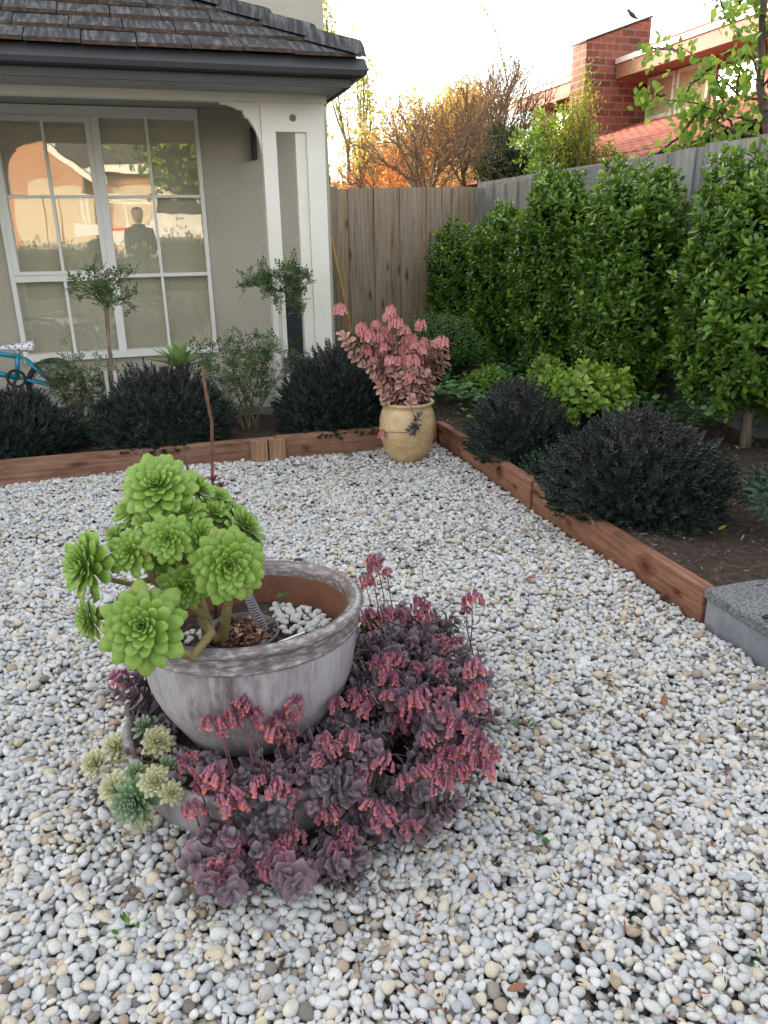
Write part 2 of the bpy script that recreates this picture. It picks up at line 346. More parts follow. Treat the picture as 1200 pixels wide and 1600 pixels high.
# leaves
M['hebe'] = foliage('dark_hebe_leaf', [(0, (.018, .038, .027)), (.45, (.034, .056, .044)), (.75, (.058, .054, .056)), (1, (.10, .07, .084))], .1, .3)
M['hebe_core'] = surf('dark_shrub_core', [(.3, (.004, .006, .004)), (.7, (.012, .014, .01))], 20, 1, .5, .02)  # near-black colour stands in for the deep shade inside the plants
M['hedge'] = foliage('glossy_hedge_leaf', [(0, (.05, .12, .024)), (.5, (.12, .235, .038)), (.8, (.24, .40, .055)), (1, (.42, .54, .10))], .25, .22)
M['lime'] = foliage('lime_shrub_leaf', [(0, (.13, .24, .03)), (.7, (.22, .36, .045)), (1, (.36, .46, .07))], .35, .4)
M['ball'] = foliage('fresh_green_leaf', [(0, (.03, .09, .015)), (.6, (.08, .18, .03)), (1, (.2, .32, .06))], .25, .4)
M['cover'] = foliage('ground_cover_leaf', [(0, (.045, .14, .035)), (.6, (.09, .24, .055)), (1, (.2, .38, .09))], .3, .5)
M['rose'] = foliage('rose_leaf', [(0, (.05, .10, .045)), (.6, (.10, .17, .075)), (1, (.22, .28, .10))], .25, .45)
M['euph'] = foliage('blue_green_leaf', [(0, (.02, .055, .03)), (.7, (.045, .10, .055)), (1, (.08, .15, .08))], .2, .5)
M['petal'] = foliage('pale_pink_petal', [(0, (.6, .5, .58)), (1, (.75, .68, .74))], .3, .5)
M['aeonium'] = foliage('aeonium_leaf', [(0, (.52, .48, .09)), (.18, (.30, .47, .07)), (.6, (.42, .60, .10)), (1, (.52, .68, .19))], .3, .33, [(0, (.34, .48, .2)), (.45, (.26, .48, .08)), (.85, (.34, .58, .12)), (1, (.55, .72, .26))], amix=.55)
M['purple'] = foliage('grey_purple_leaf', [(0, (.13, .145, .145)), (.4, (.215, .17, .2)), (.75, (.29, .185, .235)), (1, (.38, .225, .26))], .14, .5, [(0, (.2, .23, .2)), (.7, (.26, .19, .235)), (1, (.52, .3, .36))], spec=.25, amix=.4)
M['bell'] = foliage('purple_orange_bell', [(0, (.30, .14, .22)), (.5, (.52, .18, .27)), (1, (.82, .26, .28))], .3, .5, [(0, (.36, .16, .25)), (.6, (.52, .2, .30)), (.85, (.85, .2, .17)), (1, (.95, .38, .2))], amix=.6)
M['purplestem'] = surf('purple_flower_stem', [(.3, (.1, .04, .055)), (.7, (.2, .08, .1))], 30, .7, .2, .001)
M['pinkleaf'] = foliage('pink_brown_leaf', [(0, (.42, .24, .21)), (.5, (.62, .36, .30)), (1, (.78, .46, .36))], .15, .55, spec=.25)
M['pinkbell'] = foliage('coral_pink_bell', [(0, (.78, .28, .29)), (.6, (.9, .42, .41)), (1, (.95, .58, .54))], .35, .5, [(0, (.5, .18, .2)), (.4, (.86, .3, .32)), (1, (.95, .5, .45))], amix=.5)
M['varieg'] = foliage('cream_variegated_leaf', [(0, (.7, .71, .4)), (.5, (.8, .79, .5)), (1, (.86, .84, .62))], .3, .5, [(0, (.4, .54, .24)), (.4, (.72, .74, .42)), (1, (.9, .88, .66))], amix=.5)
M['greenrosette'] = foliage('grey_green_rosette_leaf', [(0, (.15, .28, .14)), (.6, (.24, .38, .2)), (1, (.4, .5, .3))], .2, .5, [(0, (.14, .28, .12)), (.65, (.3, .43, .24)), (1, (.66, .7, .48))], amix=.5)
M['autumn'] = foliage('orange_autumn_leaf', [(0, (.52, .29, .13)), (.5, (.64, .43, .2)), (.85, (.68, .55, .27)), (1, (.5, .5, .24))], .5, .6)  # haze mixed into the leaf colour to make it paler
M['redleaf'] = foliage('red_autumn_leaf', [(0, (.48, .13, .07)), (.6, (.6, .24, .12)), (1, (.64, .44, .16))], .5, .6)
M['poplar'] = foliage('yellow_green_leaf', [(0, (.28, .33, .06)), (.6, (.4, .42, .08)), (1, (.6, .48, .12))], .5, .6)
M['bud'] = foliage('brown_bud_leaf', [(0, (.24, .12, .06)), (.6, (.36, .18, .09)), (1, (.5, .30, .1))], .45, .7)
M['conifer'] = foliage('dark_green_leaf', [(0, (.03, .055, .02)), (.7, (.06, .10, .03)), (1, (.12, .16, .04))], .25, .5)
M['springleaf'] = foliage('spring_green_leaf', [(0, (.16, .3, .06)), (.6, (.28, .46, .09)), (1, (.48, .6, .12))], .5, .45)
M['yellowgreen'] = foliage('yellow_green_shrub_leaf', [(0, (.2, .26, .04)), (.6, (.36, .4, .07)), (1, (.55, .52, .12))], .45, .45)
M['agave'] = foliage('pale_agave_leaf', [(0, (.2, .36, .13)), (1, (.3, .46, .18))], .15, .5, [(0, (.2, .36, .12)), (1, (.42, .52, .2))], amix=.5)
M['litter'] = foliage('brown_leaf_litter', [(0, (.05, .025, .018)), (.5, (.14, .06, .035)), (.85, (.27, .13, .07)), (1, (.4, .27, .15))], 0, .8)
M['mulch'] = foliage('dark_mulch', [(0, (.03, .018, .013)), (.5, (.10, .06, .045)), (.85, (.24, .16, .12)), (1, (.48, .40, .32))], 0, .9)
M['dryleaf'] = foliage('dry_red_brown_leaf', [(0, (.22, .09, .06)), (1, (.36, .16, .10))], .1, .8)

# glass that mirrors the street over a drawn blind
def glassmat(name, tint=(.92, .86, .76), f0=.26):
    m, nt, b, o = nodes(name); nt.nodes.remove(b)
    g = N(nt, 'BsdfGlossy'); g.inputs['Roughness'].default_value = .012; g.inputs['Color'].default_value = (*tint, 1)
    t = N(nt, 'BsdfTransparent'); t.inputs[0].default_value = (.95, .96, .94, 1)
    mx = N(nt, 'MixShader'); mx.inputs[0].default_value = f0
    bp = N(nt, 'Bump'); bp.inputs['Strength'].default_value = .04; bp.inputs['Distance'].default_value = .02
    nt.links.new(noise(nt, coords(nt), 2.2, 2), bp.inputs['Height']); nt.links.new(bp.outputs[0], g.inputs['Normal'])
    nt.links.new(t.outputs[0], mx.inputs[1]); nt.links.new(g.outputs[0], mx.inputs[2]); nt.links.new(mx.outputs[0], o.inputs[0]); return m
M['glass'] = glassmat('window_glass')

# ------------------------------------------------------------------ leaf shapes
def leaf(L, W, shape='oval', rows=4, fold=.25, curl=.0, thick=0):
    """leaf with base at origin, growing along +Z, upper face toward +Y"""
    g = G(); t = np.linspace(0, 1, rows+1)
    if shape == 'oval': w = np.sin(PI*np.clip(t*.94+.03, 0, 1))**.8
    elif shape == 'spoon': w = .18+.82*np.sin(PI*np.clip(t, 0, 1)**2.1)**.75*(t > 0); w[-1] = .28
    elif shape == 'round': w = np.sqrt(np.clip(1-(2*t-1)**2, .02, 1))
    elif shape == 'lance': w = np.sin(PI*np.clip(t, .02, 1)**.7*.98)
    elif shape == 'blade': w = (1-t**2.2)*(.7+.6*t)+.02
    w = np.maximum(w, .04)*W/2
    z = t*L; y = curl*L*t**2
    if curl: z = z*(1-.35*abs(curl)*t)
    V = []; a = []
    for i in range(rows+1):
        for sx in (-1, 0, 1):
            V.append((sx*w[i], y[i]+(abs(sx)*fold*w[i]), z[i])); a.append(min(1, t[i]*.85+abs(sx)*.15))
    Q = []
    for i in range(rows):
        for j in (0, 1): Q.append((i*3+j, i*3+j+1, i*3+j+4, i*3+j+3))
    if thick:
        n0 = len(V); 
        for i in range(rows+1):
            for sx in (-1, 0, 1):
                v = V[i*3+sx+1]; k = thick*(1 if sx == 0 else .15); V.append((v[0], v[1]-k, v[2])); a.append(a[i*3+sx+1])
        for i in range(rows):
            for j in (0, 1): Q.append((n0+i*3+j+3, n0+i*3+j+4, n0+i*3+j+1, n0+i*3+j))
        for i in range(rows):
            Q.append((i*3, i*3+3, n0+i*3+3, n0+i*3)); Q.append((i*3+2, n0+i*3+2, n0+i*3+5, i*3+5))
        Q.append((rows*3, rows*3+1, n0+rows*3+1, n0+rows*3)); Q.append((rows*3+1, rows*3+2, n0+rows*3+2, n0+rows*3+1))
    g.put(V, Q, a=a); return g

def shoot(lf, n, spacing, tilt, decus=True, shrink=.0, rng=None, stem=0, whorl=2):
    """a stem along +Z with leaves set round it"""
    g = G(); rng = rng or np.random.default_rng(1)
    if stem: g.tube([(0, 0, 0), (0, 0, n*spacing)], [stem, stem*.6], 5, r=.02)
    D = []; L = []; S = []; H = []
    for i in range(n):
        for k in range(whorl):
            az = k*2*PI/whorl+(i*PI/whorl if decus else i*2.4)+rng.normal(0, .18); el = tilt(i/max(1, n-1))+rng.normal(0, .12)
            D.append((math.cos(az)*math.cos(el), math.sin(az)*math.cos(el), math.sin(el))); H.append((0, 0, 1))
            L.append((0, 0, i*spacing)); S.append(1-shrink*(i/n)+rng.normal(0, .08))
    D = np.array(D); F = frames(D, hint=np.array([0, 0, 1.0]))
    # frames(): x = hint x d, y = d x x -> y points toward the shoot tip (upper face)
    g.scatter(lf, F, np.array(L), np.array(S), r=rng.random(len(L))*.35); return g

def along_branch(segs, n, rng, jit=.02, frac0=0.0):
    """random points on branch segments"""
    i = rng.integers(0, len(segs), n); t = rng.random(n)[:, None]
    A = np.array([s[0] for s in segs])[i]; B = np.array([s[1] for s in segs])[i]
    return A+(B-A)*t+rng.normal(0, jit, (n, 3)), nrm(B-A)

def grow(rng, p, d, length, r, lv, segs, tips, spread=.6, nchild=3, upb=.15, wob=.18, shrink=.68, rmin=.002, parts=4):
    p = np.array(p, float); d = nrm(d); q = p
    for i in range(parts):
        d = nrm(d+rng.normal(0, wob, 3)+np.array([0, 0, upb])); e = q+d*length/parts
        r1 = r*(1-.45/parts*(i+1)) if parts > 1 else r*.6
        segs.append((q, e, max(rmin, r*(1-.45/parts*i)), max(rmin, r1), lv)); q = e
        if lv > 0 and i >= parts//2-1 and rng.random() < .75:
            ax = nrm(np.cross(d, rng.normal(0, 1, 3))); dd = nrm(d*math.cos(spread)+ax*math.sin(spread))
            grow(rng, q, dd, length*shrink*rng.uniform(.7, 1.1), r1*.6, lv-1, segs, tips, spread, nchild, upb, wob, shrink, rmin, parts)
    if lv > 0:
        for k in range(nchild):
            ax = nrm(np.cross(d, rng.normal(0, 1, 3))); s = spread*rng.uniform(.5, 1.2); dd = nrm(d*math.cos(s)+ax*math.sin(s))
            grow(rng, q, dd, length*shrink*rng.uniform(.75, 1.15), r1*.75, lv-1, segs, tips, spread, nchild, upb, wob, shrink, rmin, parts)
    else: tips.append((q, d))
def segmesh(segs, n=6):
    g = G(); A = np.array([s[0] for s in segs]); B = np.array([s[1] for s in segs]); r0 = np.array([s[2] for s in segs]); r1 = np.array([s[3] for s in segs])
    F = frames(B-A); ang = np.arange(n)*2*PI/n; c = np.cos(ang); s_ = np.sin(ang)
    ring = c[None, :, None]*F[:, None, :, 0]+s_[None, :, None]*F[:, None, :, 1]
    V = np.concatenate([A[:, None]+ring*r0[:, None, None], (B[:, None]+(B-A)[:, None]*.04)+ring*r1[:, None, None]], 1)
    base = np.array([(j, (j+1) % n, n+(j+1) % n, n+j) for j in range(n)])
    g.put(V.reshape(-1, 3), (base[None]+(np.arange(len(A))*2*n)[:, None, None]).reshape(-1, 4)); return g

# =================================================================== SETTING
g = G(); g.put([(-300, 20, -.02), (300, 20, -.02), (300, 600, -.02), (-300, 600, -.02), (-300, -2.5, -.02), (300, -2.5, -.02), (-300, -13, .88), (300, -13, .88), (-300, -24, 1.2), (300, -24, 1.2), (-300, -500, 1.2), (300, -500, 1.2)],
               [(0, 1, 3, 2)[:0] or (4, 5, 1, 0), (0, 1, 2, 3), (6, 7, 5, 4), (8, 9, 7, 6), (10, 11, 9, 8)])
tag(g.obj('ground', M['ground']), kind='structure')
g = G(); g.put([(-60, -8.2, .505), (60, -8.2, .505), (60, -16.5, 1.01), (-60, -16.5, 1.01)], [(0, 3, 2, 1)])
g.V[-1][:, 2] += .03
tag(g.obj('road', M['asphalt']), kind='structure')
g = G()   # driveway and forecourt under the opposite house
g.put([(-12, -16.5, 1.06), (12, -16.5, 1.06), (12, -19.2, 1.22), (-12, -19.2, 1.22)], [(0, 3, 2, 1)])
tag(g.obj('driveway', M['concrete']), kind='structure')

# gravel underlay sheet with gentle undulation
def und(x, y):
    return .007*np.sin(x*3.1+y*1.7)+.006*np.sin(y*4.3-x*2.2+1)+.003*np.sin(x*9+y*7)
gx = np.linspace(-5, 1.8, 80); gy = np.linspace(-2.4, 4.74, 80); XX, YY = np.meshgrid(gx, gy)
ZZ = und(XX, YY)-.006; V = np.stack([XX, YY, ZZ], 2).reshape(-1, 3)
Q = [(j*80+i, j*80+i+1, (j+1)*80+i+1, (j+1)*80+i) for j in range(79) for i in range(79)]
tag(G().put(V, Q).obj('gravel_bed', M['under'], smooth=True), kind='structure')

def soil(name, x0, x1, y0, y1, z, nx=60, ny=60):
    xs = np.linspace(x0, x1, nx); ys = np.linspace(y0, y1, ny); A, B = np.meshgrid(xs, ys); rg = np.random.default_rng(5)
    Z = z+.012*np.sin(A*7+B*3)+.01*np.sin(B*9-A*5)+rg.normal(0, .004, A.shape)
    V = np.stack([A, B, Z], 2).reshape(-1, 3); Q = [(j*nx+i, j*nx+i+1, (j+1)*nx+i+1, (j+1)*nx+i) for j in range(ny-1) for i in range(nx-1)]
    return tag(G().put(V, Q).obj(name, M['soil'], smooth=True), kind='structure')
soil('garden_soil', -5, 1.86, 4.76, 5.55, .10)
soil('garden_soil_side', 1.86, 3.66, .6, 8.55, .10, 90, 160)
tag(G().box(-6, 1.66, 5.55, 6.949, .02, .17).obj('porch_floor', M['concrete'], bevel=.006), kind='structure')

# --- pebbles
def pebble_variant(seed):
    import bmesh
    rg = np.random.default_rng(seed); bm = bmesh.new(); bmesh.ops.create_icosphere(bm, subdivisions=3, radius=1)
    dirs = nrm(rg.normal(0, 1, (5, 3))); amp = rg.uniform(-.26, .30, 5); sx = rg.uniform(-.2, .2)
    for v in bm.verts:
        c = np.array(v.co); k = 1+sum(a*max(0, c@d)**2 for a, d in zip(amp, dirs))
        c = c*k; c[1] *= 1+sx*c[0]*1.6
        q = np.sign(c)*np.abs(c)**.94
        v.co = Vector(q)
    me = bpy.data.meshes.new('pebble'); bm.to_mesh(me); bm.free(); me.polygons.foreach_set('use_smooth', [True]*len(me.polygons)); me.materials.append(M['pebble'])
    return bpy.data.objects.new('pebble', me)
PEB = bpy.data.collections.new('pebble_shapes')
for i in range(8): PEB.objects.link(pebble_variant(100+i))

def relax(T, rmean, seed, cover=.93, it=70):
    rg = np.random.default_rng(seed); rs = []
    A = 0
    while A < cover*T*T:
        r = float(np.clip(rg.lognormal(math.log(rmean), .27), rmean*.55, rmean*1.85)); rs.append(r); A += PI*r*r
    r = np.array(rs); n = len(r); p = rg.random((n, 2))*T; R = r[:, None]+r[None]
    for k in range(it):
        d = p[:, None]-p[None]; d -= T*np.round(d/T); q = np.sqrt((d**2).sum(2))+1e-9
        ov = np.clip(R-q, 0, None); np.fill_diagonal(ov, 0)
        p = (p+((d/q[..., None])*(ov*.3)[..., None]).sum(1)) % T
    return p, r
def pebble_field():
    T = .72; lay = [relax(T, .0085, 3, .90), relax(T, .0085, 8, .84)]; P_, S_, R_ = [], [], []
    rg = np.random.default_rng(11)
    x0, x1, y0, y1 = -3.4, 1.80, -.9, 4.76
    for li, (p, r) in enumerate(lay):
        ox, oy = (0, 0) if li == 0 else (.31, .22)
        for ix in range(int((x1-x0)/T)+2):
            for iy in range(int((y1-y0)/T)+2):
                q = p+np.array([x0-T+ix*T+ox, y0-T+iy*T+oy]); 
                k = (q[:, 0] > x0) & (q[:, 0] < x1-.012) & (q[:, 1] > y0) & (q[:, 1] < y1-.03)
                k &= (rg.random(len(q)) > .035+.05*(q[:, 0] > .6))
                k &= ~(((q[:, 0]-.17)**2+(q[:, 1]-1.76)**2) < .30**2)
                if li == 1: k &= (q[:, 1] < 3.6)
                q = q[k]; rr = r[k]; n = len(q)
                if not n: continue
                asp = rg.uniform(1.0, 1.75, n); flat = rg.uniform(.5, .85, n)
                S = np.stack([rr*asp**.5*1.04, rr/asp**.5*1.04, rr*flat], 1)
                z = und(q[:, 0], q[:, 1])+rr*flat*.8+(rg.normal(.004, .0045, n) if li == 0 else -.014+rg.normal(0, .002, n))
                # pebbles heap slightly against the timber
                P_.append(np.column_stack([q, z])); S_.append(S)
                R_.append(np.column_stack([rg.normal(0, .34, n), rg.normal(0, .34, n), rg.uniform(0, 6.28, n)]))
    return np.concatenate(P_), np.concatenate(S_), np.concatenate(R_)
def gravel_nodes(pos, scl, rot, name):
    me = bpy.data.meshes.new(name); n = len(pos); me.vertices.add(n); me.vertices.foreach_set('co', pos.astype(np.float32).ravel())
    for nm, d in (('psc', scl), ('prot', rot)):
        at = me.attributes.new(nm, 'FLOAT_VECTOR', 'POINT'); at.data.foreach_set('vector', d.astype(np.float32).ravel())
    at = me.attributes.new('pidx', 'INT', 'POINT'); at.data.foreach_set('value', np.random.default_rng(2).integers(0, 8, n).astype(np.int32))
    o = bpy.data.objects.new(name, me); COL.objects.link(o); me.materials.append(M['pebble'])
    nt = bpy.data.node_groups.new('scatter_pebbles', 'GeometryNodeTree')
    nt.interface.new_socket('Geometry', in_out='INPUT', socket_type='NodeSocketGeometry'); nt.interface.new_socket('Geometry', in_out='OUTPUT', socket_type='NodeSocketGeometry')
    gi = nt.nodes.new('NodeGroupInput'); go = nt.nodes.new('NodeGroupOutput'); ip = nt.nodes.new('GeometryNodeInstanceOnPoints'); ci = nt.nodes.new('GeometryNodeCollectionInfo')
    ci.inputs['Collection'].default_value = PEB; ci.inputs['Separate Children'].default_value = True; ci.inputs['Reset Children'].default_value = True
    def na(nm, t):
        a = nt.nodes.new('GeometryNodeInputNamedAttribute'); a.data_type = t; a.inputs['Name'].default_value = nm
        return [s for s in a.outputs if s.name == 'Attribute' and s.enabled][0]
    er = nt.nodes.new('FunctionNodeEulerToRotation')
    nt.links.new(na('prot', 'FLOAT_VECTOR'), er.inputs[0]); nt.links.new(er.outputs[0], ip.inputs['Rotation'])
    nt.links.new(na('psc', 'FLOAT_VECTOR'), ip.inputs['Scale']); nt.links.new(na('pidx', 'INT'), ip.inputs['Instance Index'])
    ip.inputs['Pick Instance'].default_value = True
    nt.links.new(gi.outputs[0], ip.inputs['Points']); nt.links.new(ci.outputs[0], ip.inputs['Instance']); nt.links.new(ip.outputs[0], go.inputs[0])
    md = o.modifiers.new('pebbles', 'NODES'); md.node_group = nt
    return o
pp, ps, pr_ = pebble_field()
tag(gravel_nodes(pp, ps, pr_, 'gravel'), 'white and cream rounded river pebbles covering the yard', 'gravel', kind='stuff')

# litter on gravel and soil
chip = leaf(.018, .009, 'oval', 3, .3, .2)
def litter(name, n, x0, x1, y0, y1, zf, label, m, seed, smin=.4, smax=1.6, wt=None):
    rg = np.random.default_rng(seed); x = rg.uniform(x0, x1, n*3); y = rg.uniform(y0, y1, n*3)
    k = rg.random(n*3) < (wt(x, y) if wt else 1); x, y = x[k][:n], y[k][:n]; n = len(x)
    d = np.column_stack([rg.normal(0, 1, n), rg.normal(0, 1, n), rg.normal(0, .25, n)])
    g = G(); S = rg.uniform(smin, smax, n)[:, None]*np.column_stack([rg.uniform(.25, 1, n), np.ones(n), rg.uniform(.6, 1.8, n)])
    g.scatter(chip, frames(d), np.column_stack([x, y, zf(x, y)]), S, r=rg.random(n))
    return tag(g.obj(name, m, smooth=True), label, 'leaf litter', kind='stuff')
litter('leaf_litter', 6500, -1.5, 1.79, .4, 4.7, lambda x, y: und(x, y)+.017+.012*np.abs(np.sin(x*301+y*57)), 'small brown bark and leaf crumbs scattered over white gravel', M['litter'], 21, .25, 1.15,
       lambda x, y: np.clip(.10+.55*np.clip((x-.4), 0, 1)**1.1+.8*((x-1.5)**2+(y-4.4)**2 < .4)+.6*(np.abs(np.hypot(x-.35, y-1.7)-.5) < .16)+.8*(np.sin(x*5+y*3)*np.sin(y*6-x*4) > .75)*(x > .3), 0, 1))
litter('bark_mulch', 7000, 1.9, 3.6, .8, 6, lambda x, y: .118+.012*np.sin(x*7+y*3)+.01*np.sin(y*9-x*5), 'dark bark mulch flakes and straw over the garden soil', M['mulch'], 22, .3, 1.7)

# =================================================================== OUR HOUSE
house = thing('rendered_house', (-2, 6.95, 0), 'taupe rendered two storey house with dark tiled porch roof and big white window', 'house')
W = 6.95
g = G()   # ground-floor wall with the window hole
g.box(-14, -.99, W, W+.2, .0, 2.3); g.box(.585, 1.64, W, W+.2, .0, 2.3); g.box(-.99, .585, W, W+.2, 0, .40); g.box(-.99, .585, W, W+.2, 2.295, 2.9)
g.obj('wall', M['render'], house)
g = G(); g.box(-14, -.99, W+.001, W+.201, 2.3, 5.9); g.box(.585, 1.64, W+.001, W+.201, 2.3, 5.9); g.box(-.99, .585, W+.001, W+.201, 2.9, 5.9)
g.box(1.44, 1.638, W+.201, 13.5, 0, 5.9); g.box(-14, 1.44, 13.3, 13.5, 0, 5.9); g.box(-14, -13.8, W+.201, 13.3, 0, 5.9)
g.obj('upper_wall', M['render_up'], house)
g = G(); g.put([(-14.5, 6.4, 5.9), (2.1, 6.4, 5.9), (2.1, 14, 5.9), (-14.5, 14, 5.9), (-11, 10.2, 7.6), (-1.5, 10.2, 7.6)], [(0, 1, 5, 4), (2, 3, 4, 5), (0, 3, 2, 1)], [(1, 2, 5), (3, 0, 4)])
g.obj('main_roof', M['tile'], house)  # unseen hip roof, put on top to shade the garden from the sun
# window
wx0, wx1, wz0, wz1 = -.985, .58, .445, 2.24
mull = -.205
win = G(); d0, d1 = W-.035, W+.06
win.box(wx0, wx1, d0-.03, d1, wz0-.05, wz0+.005); win.box(wx0, wx1, d0, d1, wz1-.02, wz1+.055)
win.box(wx0, wx0+.035, d0, d1, wz0+.005, wz1-.02); win.box(wx1-.032, wx1, d0, d1, wz0+.005, wz1-.02)
win.box(mull-.032, mull+.032, d0+.002, d1, wz0+.005, wz1-.02)
win.box(wx0+.035, mull-.032, d0+.004, d1, 1.05-.03, 1.05+.022); win.box(mull+.032, wx1-.032, d0+.004, d1, 1.05-.016, 1.05+.012)
# opening sash outline on the left half
win.box(wx0+.035, wx0+.075, d0-.01, d1-.01, 1.072, wz1-.02); win.box(mull-.072, mull-.032, d0-.01, d1-.01, 1.072, wz1-.02)
win.box(wx0+.075, mull-.072, d0-.01, d1-.01, 1.072, 1.10); win.box(wx0+.075, mull-.072, d0-.01, d1-.01, wz1-.055, wz1-.02)
w = win.obj('window', M['white'], house, bevel=.003)
def kid(g, name, m, par, **k):
    o = g.obj(name, m, None, **k); o.parent = par; o.location = (0, 0, 0)
    o.matrix_parent_inverse = Matrix.Identity(4); return o
def sub(g, name, m, par, root, **k):     # a sub-part: its parent already cancels the thing's location
    o = g.obj(name, m, None, **k); o.parent = par; return o
# muntins
bz = [(wz0+.005, 1.02), (1.10, 1.655), (1.655, wz1-.055)]
halves = [(wx0+.075, mull-.072), (mull+.032, wx1-.032)]
g = G()
for hi, (a, b) in enumerate(halves):
    c = (-.585, .178)[hi]; z1t = wz1-(.055 if hi == 0 else .02); zb = 1.10 if hi == 0 else 1.062
    g.box(c-.011, c+.011, d0+.008, d1-.02, zb, 1.645); g.box(c-.011, c+.011, d0+.008, d1-.02, 1.665, z1t)
    g.box(a, b, d0+.010, d1-.022, 1.645, 1.665)
    g.box(c-.011-.0, c+.011, d0+.012, d1-.02, wz0+.005, 1.034 if hi else 1.02)
sub(g, 'muntin', M['white'], w, house)
rg = np.random.default_rng(4); k = 0
for hi, (a, b) in enumerate([(wx0+.03, mull-.03), (mull+.03, wx1-.03)]):
    c = (-.585, .178)[hi]
    for (x0, x1) in ((a, c), (c, b)):
        for (z0, z1) in ((wz0, 1.045), (1.05, 1.655), (1.655, wz1-.02)):
            tx, tz = rg.normal(0, .0035), rg.normal(0, .0035); cx, cz = (x0+x1)/2, (z0+z1)/2
            V = [(x, W+.012+(x-cx)*tx+(z-cz)*tz, z) for x, z in ((x0, z0), (x1, z0), (x1, z1), (x0, z1))]
            sub(G().put(V, [(0, 1, 2, 3)]), 'pane', M['glass'], w, house)
sub(G().box(wx0, wx1, W+.07, W+.075, .42, 2.27), 'roller_blind', M['blind'], w, house)
# porch: beam, posts, brackets, gutter, fascia, soffit, roof
PY = 5.7
g = G(); g.box(-2.2, 1.335, PY-.045, PY+.045, 2.175, 2.285); g.box(1.245, 1.335, PY+.046, W-.002, 2.178, 2.283)
g.box(-2.2, 1.345, PY-.055, PY+.055, 2.286, 2.31)
g.obj('porch_beam', M['cream'], house, bevel=.004)
def post(cx0):
    """slotted porch post: two boards, top panel with a round hole"""
    g = G(); x0, x1 = cx0, cx0+.43
    g.box(x0, x0+.095, PY-.04, PY+.04, .17, 2.0); g.box(x1-.125, x1, PY-.04, PY+.04, .17, 2.0)
    g.box(x1-.20, x1-.126, PY-.02, PY+.06, .17, 1.999)
    # panel above the slot, pierced
    cx, cz, r = (x0+x1)/2+.0, 2.085, .024; n = 20
    angs = sorted([i*2*PI/n for i in range(n)]+[math.atan2(b_-cz, a_-cx) % (2*PI) for a_ in (x0, x1) for b_ in (2.0, 2.174)]); n = len(angs); hole = [(cx+r*math.cos(a), cz+r*math.sin(a)) for a in angs]
    def sq(a):
        dx, dz = math.cos(a), math.sin(a); hx, hz0, hz1 = (x1-x0)/2, cz-2.0, 2.174-cz
        s = min(hx/abs(dx) if abs(dx) > 1e-6 else 9, (hz1 if dz > 0 else hz0)/abs(dz) if abs(dz) > 1e-6 else 9); return (cx+dx*s, cz+dz*s)
    out = [sq(a) for a in angs]
    V = [(x, PY-.042, z) for x, z in hole]+[(x, PY-.042, z) for x, z in out]+[(x, PY+.042, z) for x, z in hole]+[(x, PY+.042, z) for x, z in out]
    Q = []
    for i in range(n):
        j = (i+1) % n; Q += [(i, j, n+j, n+i), (2*n+i, 3*n+i, 3*n+j, 2*n+j), (i, 2*n+i, 2*n+j, j), (n+i, n+j, 3*n+j, 3*n+i)]
    g.put(V, Q)
    return g
post(.885).obj('porch_post', M['cream'], house); post(-1.49).obj('porch_post', M['cream'], house)
def bracket(x, s):
    pts = [(0, 2.174), (0, 1.98)]
    arc = [(-.02, 1.98), (-.05, 1.99)]
    pts = [(0, 2.174), (0, 1.86)]+[(-.03-.0*t, 1.9) for t in ()]
    n = 10
    # quarter curve that starts down the post and sweeps to the beam, with a scalloped notch
    for i in range(n+1):
        a = i/n*PI/2; x_, z_ = -.25*(1-math.cos(a)), 1.86+.30*math.sin(a)
        pts.append((x_-.004, z_))
        if i == 6:
            for k in range(7):
                b = -.8+k*.7; pts.append((x_-.014+.020*math.cos(b+2.4), z_+.012+.020*math.sin(b+2.4)) if False else (x_-.006-.001*k, z_+.004*k))
    pts.append((-.26, 2.174))
    g = G(); g.prism([(s*p[0], p[1]) for p in pts], (0, .05, 0), (x, PY-.025, 0)); 
    g.tube([(x-s*.085, PY-.03, 2.10), (x-s*.085, PY+.03, 2.10)], .021, 14); return g
bracket(.884, 1).obj('bracket', M['cream'], house); bracket(-1.059, -1).obj('bracket', M['cream'], house)
g = G(); g.tube([(.796, PY-.032, 2.108), (.796, PY+.032, 2.108)], .017, 14); g.tube([(1.10, PY-.0415, 2.085), (1.10, PY+.0, 2.085)], .012, 14)
EX = 1.50; GY = 5.2
g = G(); prof = [(0, 0), (0, .095), (-.012, .10), (-.02, .09), (-.055, .085), (-.075, .02), (-.06, -.01), (-.02, -.02)]
# gutter profile runs along the front and returns along the side
f = [(-6, GY), (EX, GY)]
V = []; Q = []
for ci, (cx, cy, ox, oy) in enumerate(((-6, GY+.08, 0, 1), (EX-.07, GY+.08, 1, 1), (EX-.07, 6.949, 1, 0))):
    for (u, v) in prof: V.append((cx-ox*u*1.0, cy+oy*u, 2.285+v))
npf = len(prof)
for c in range(2):
    for i in range(npf): j = (i+1) % npf; Q.append((c*npf+i, c*npf+j, (c+1)*npf+j, (c+1)*npf+i))
V = np.array(V); g.put(V, Q, [(2*npf, 2*npf+i, 2*npf+i+1) for i in range(1, npf-1)])
g.obj('gutter', M['darkmetal'], house, bevel=.003)
g = G(); g.box(-6, EX-.09, GY+.085, GY+.11, 2.215, 2.36); g.box(EX-.115, EX-.0901, GY+.111, 6.948, 2.216, 2.358); g.obj('fascia', M['fascia'], house)
g = G(); g.box(-6, EX-.116, GY+.111, PY-.056, 2.225, 2.235); g.box(1.346, EX-.116, PY-.0555, 6.948, 2.225, 2.235); g.box(-6, 1.244, PY+.056, 6.948, 2.30, 2.312); g.obj('soffit', M['soffit'], house)
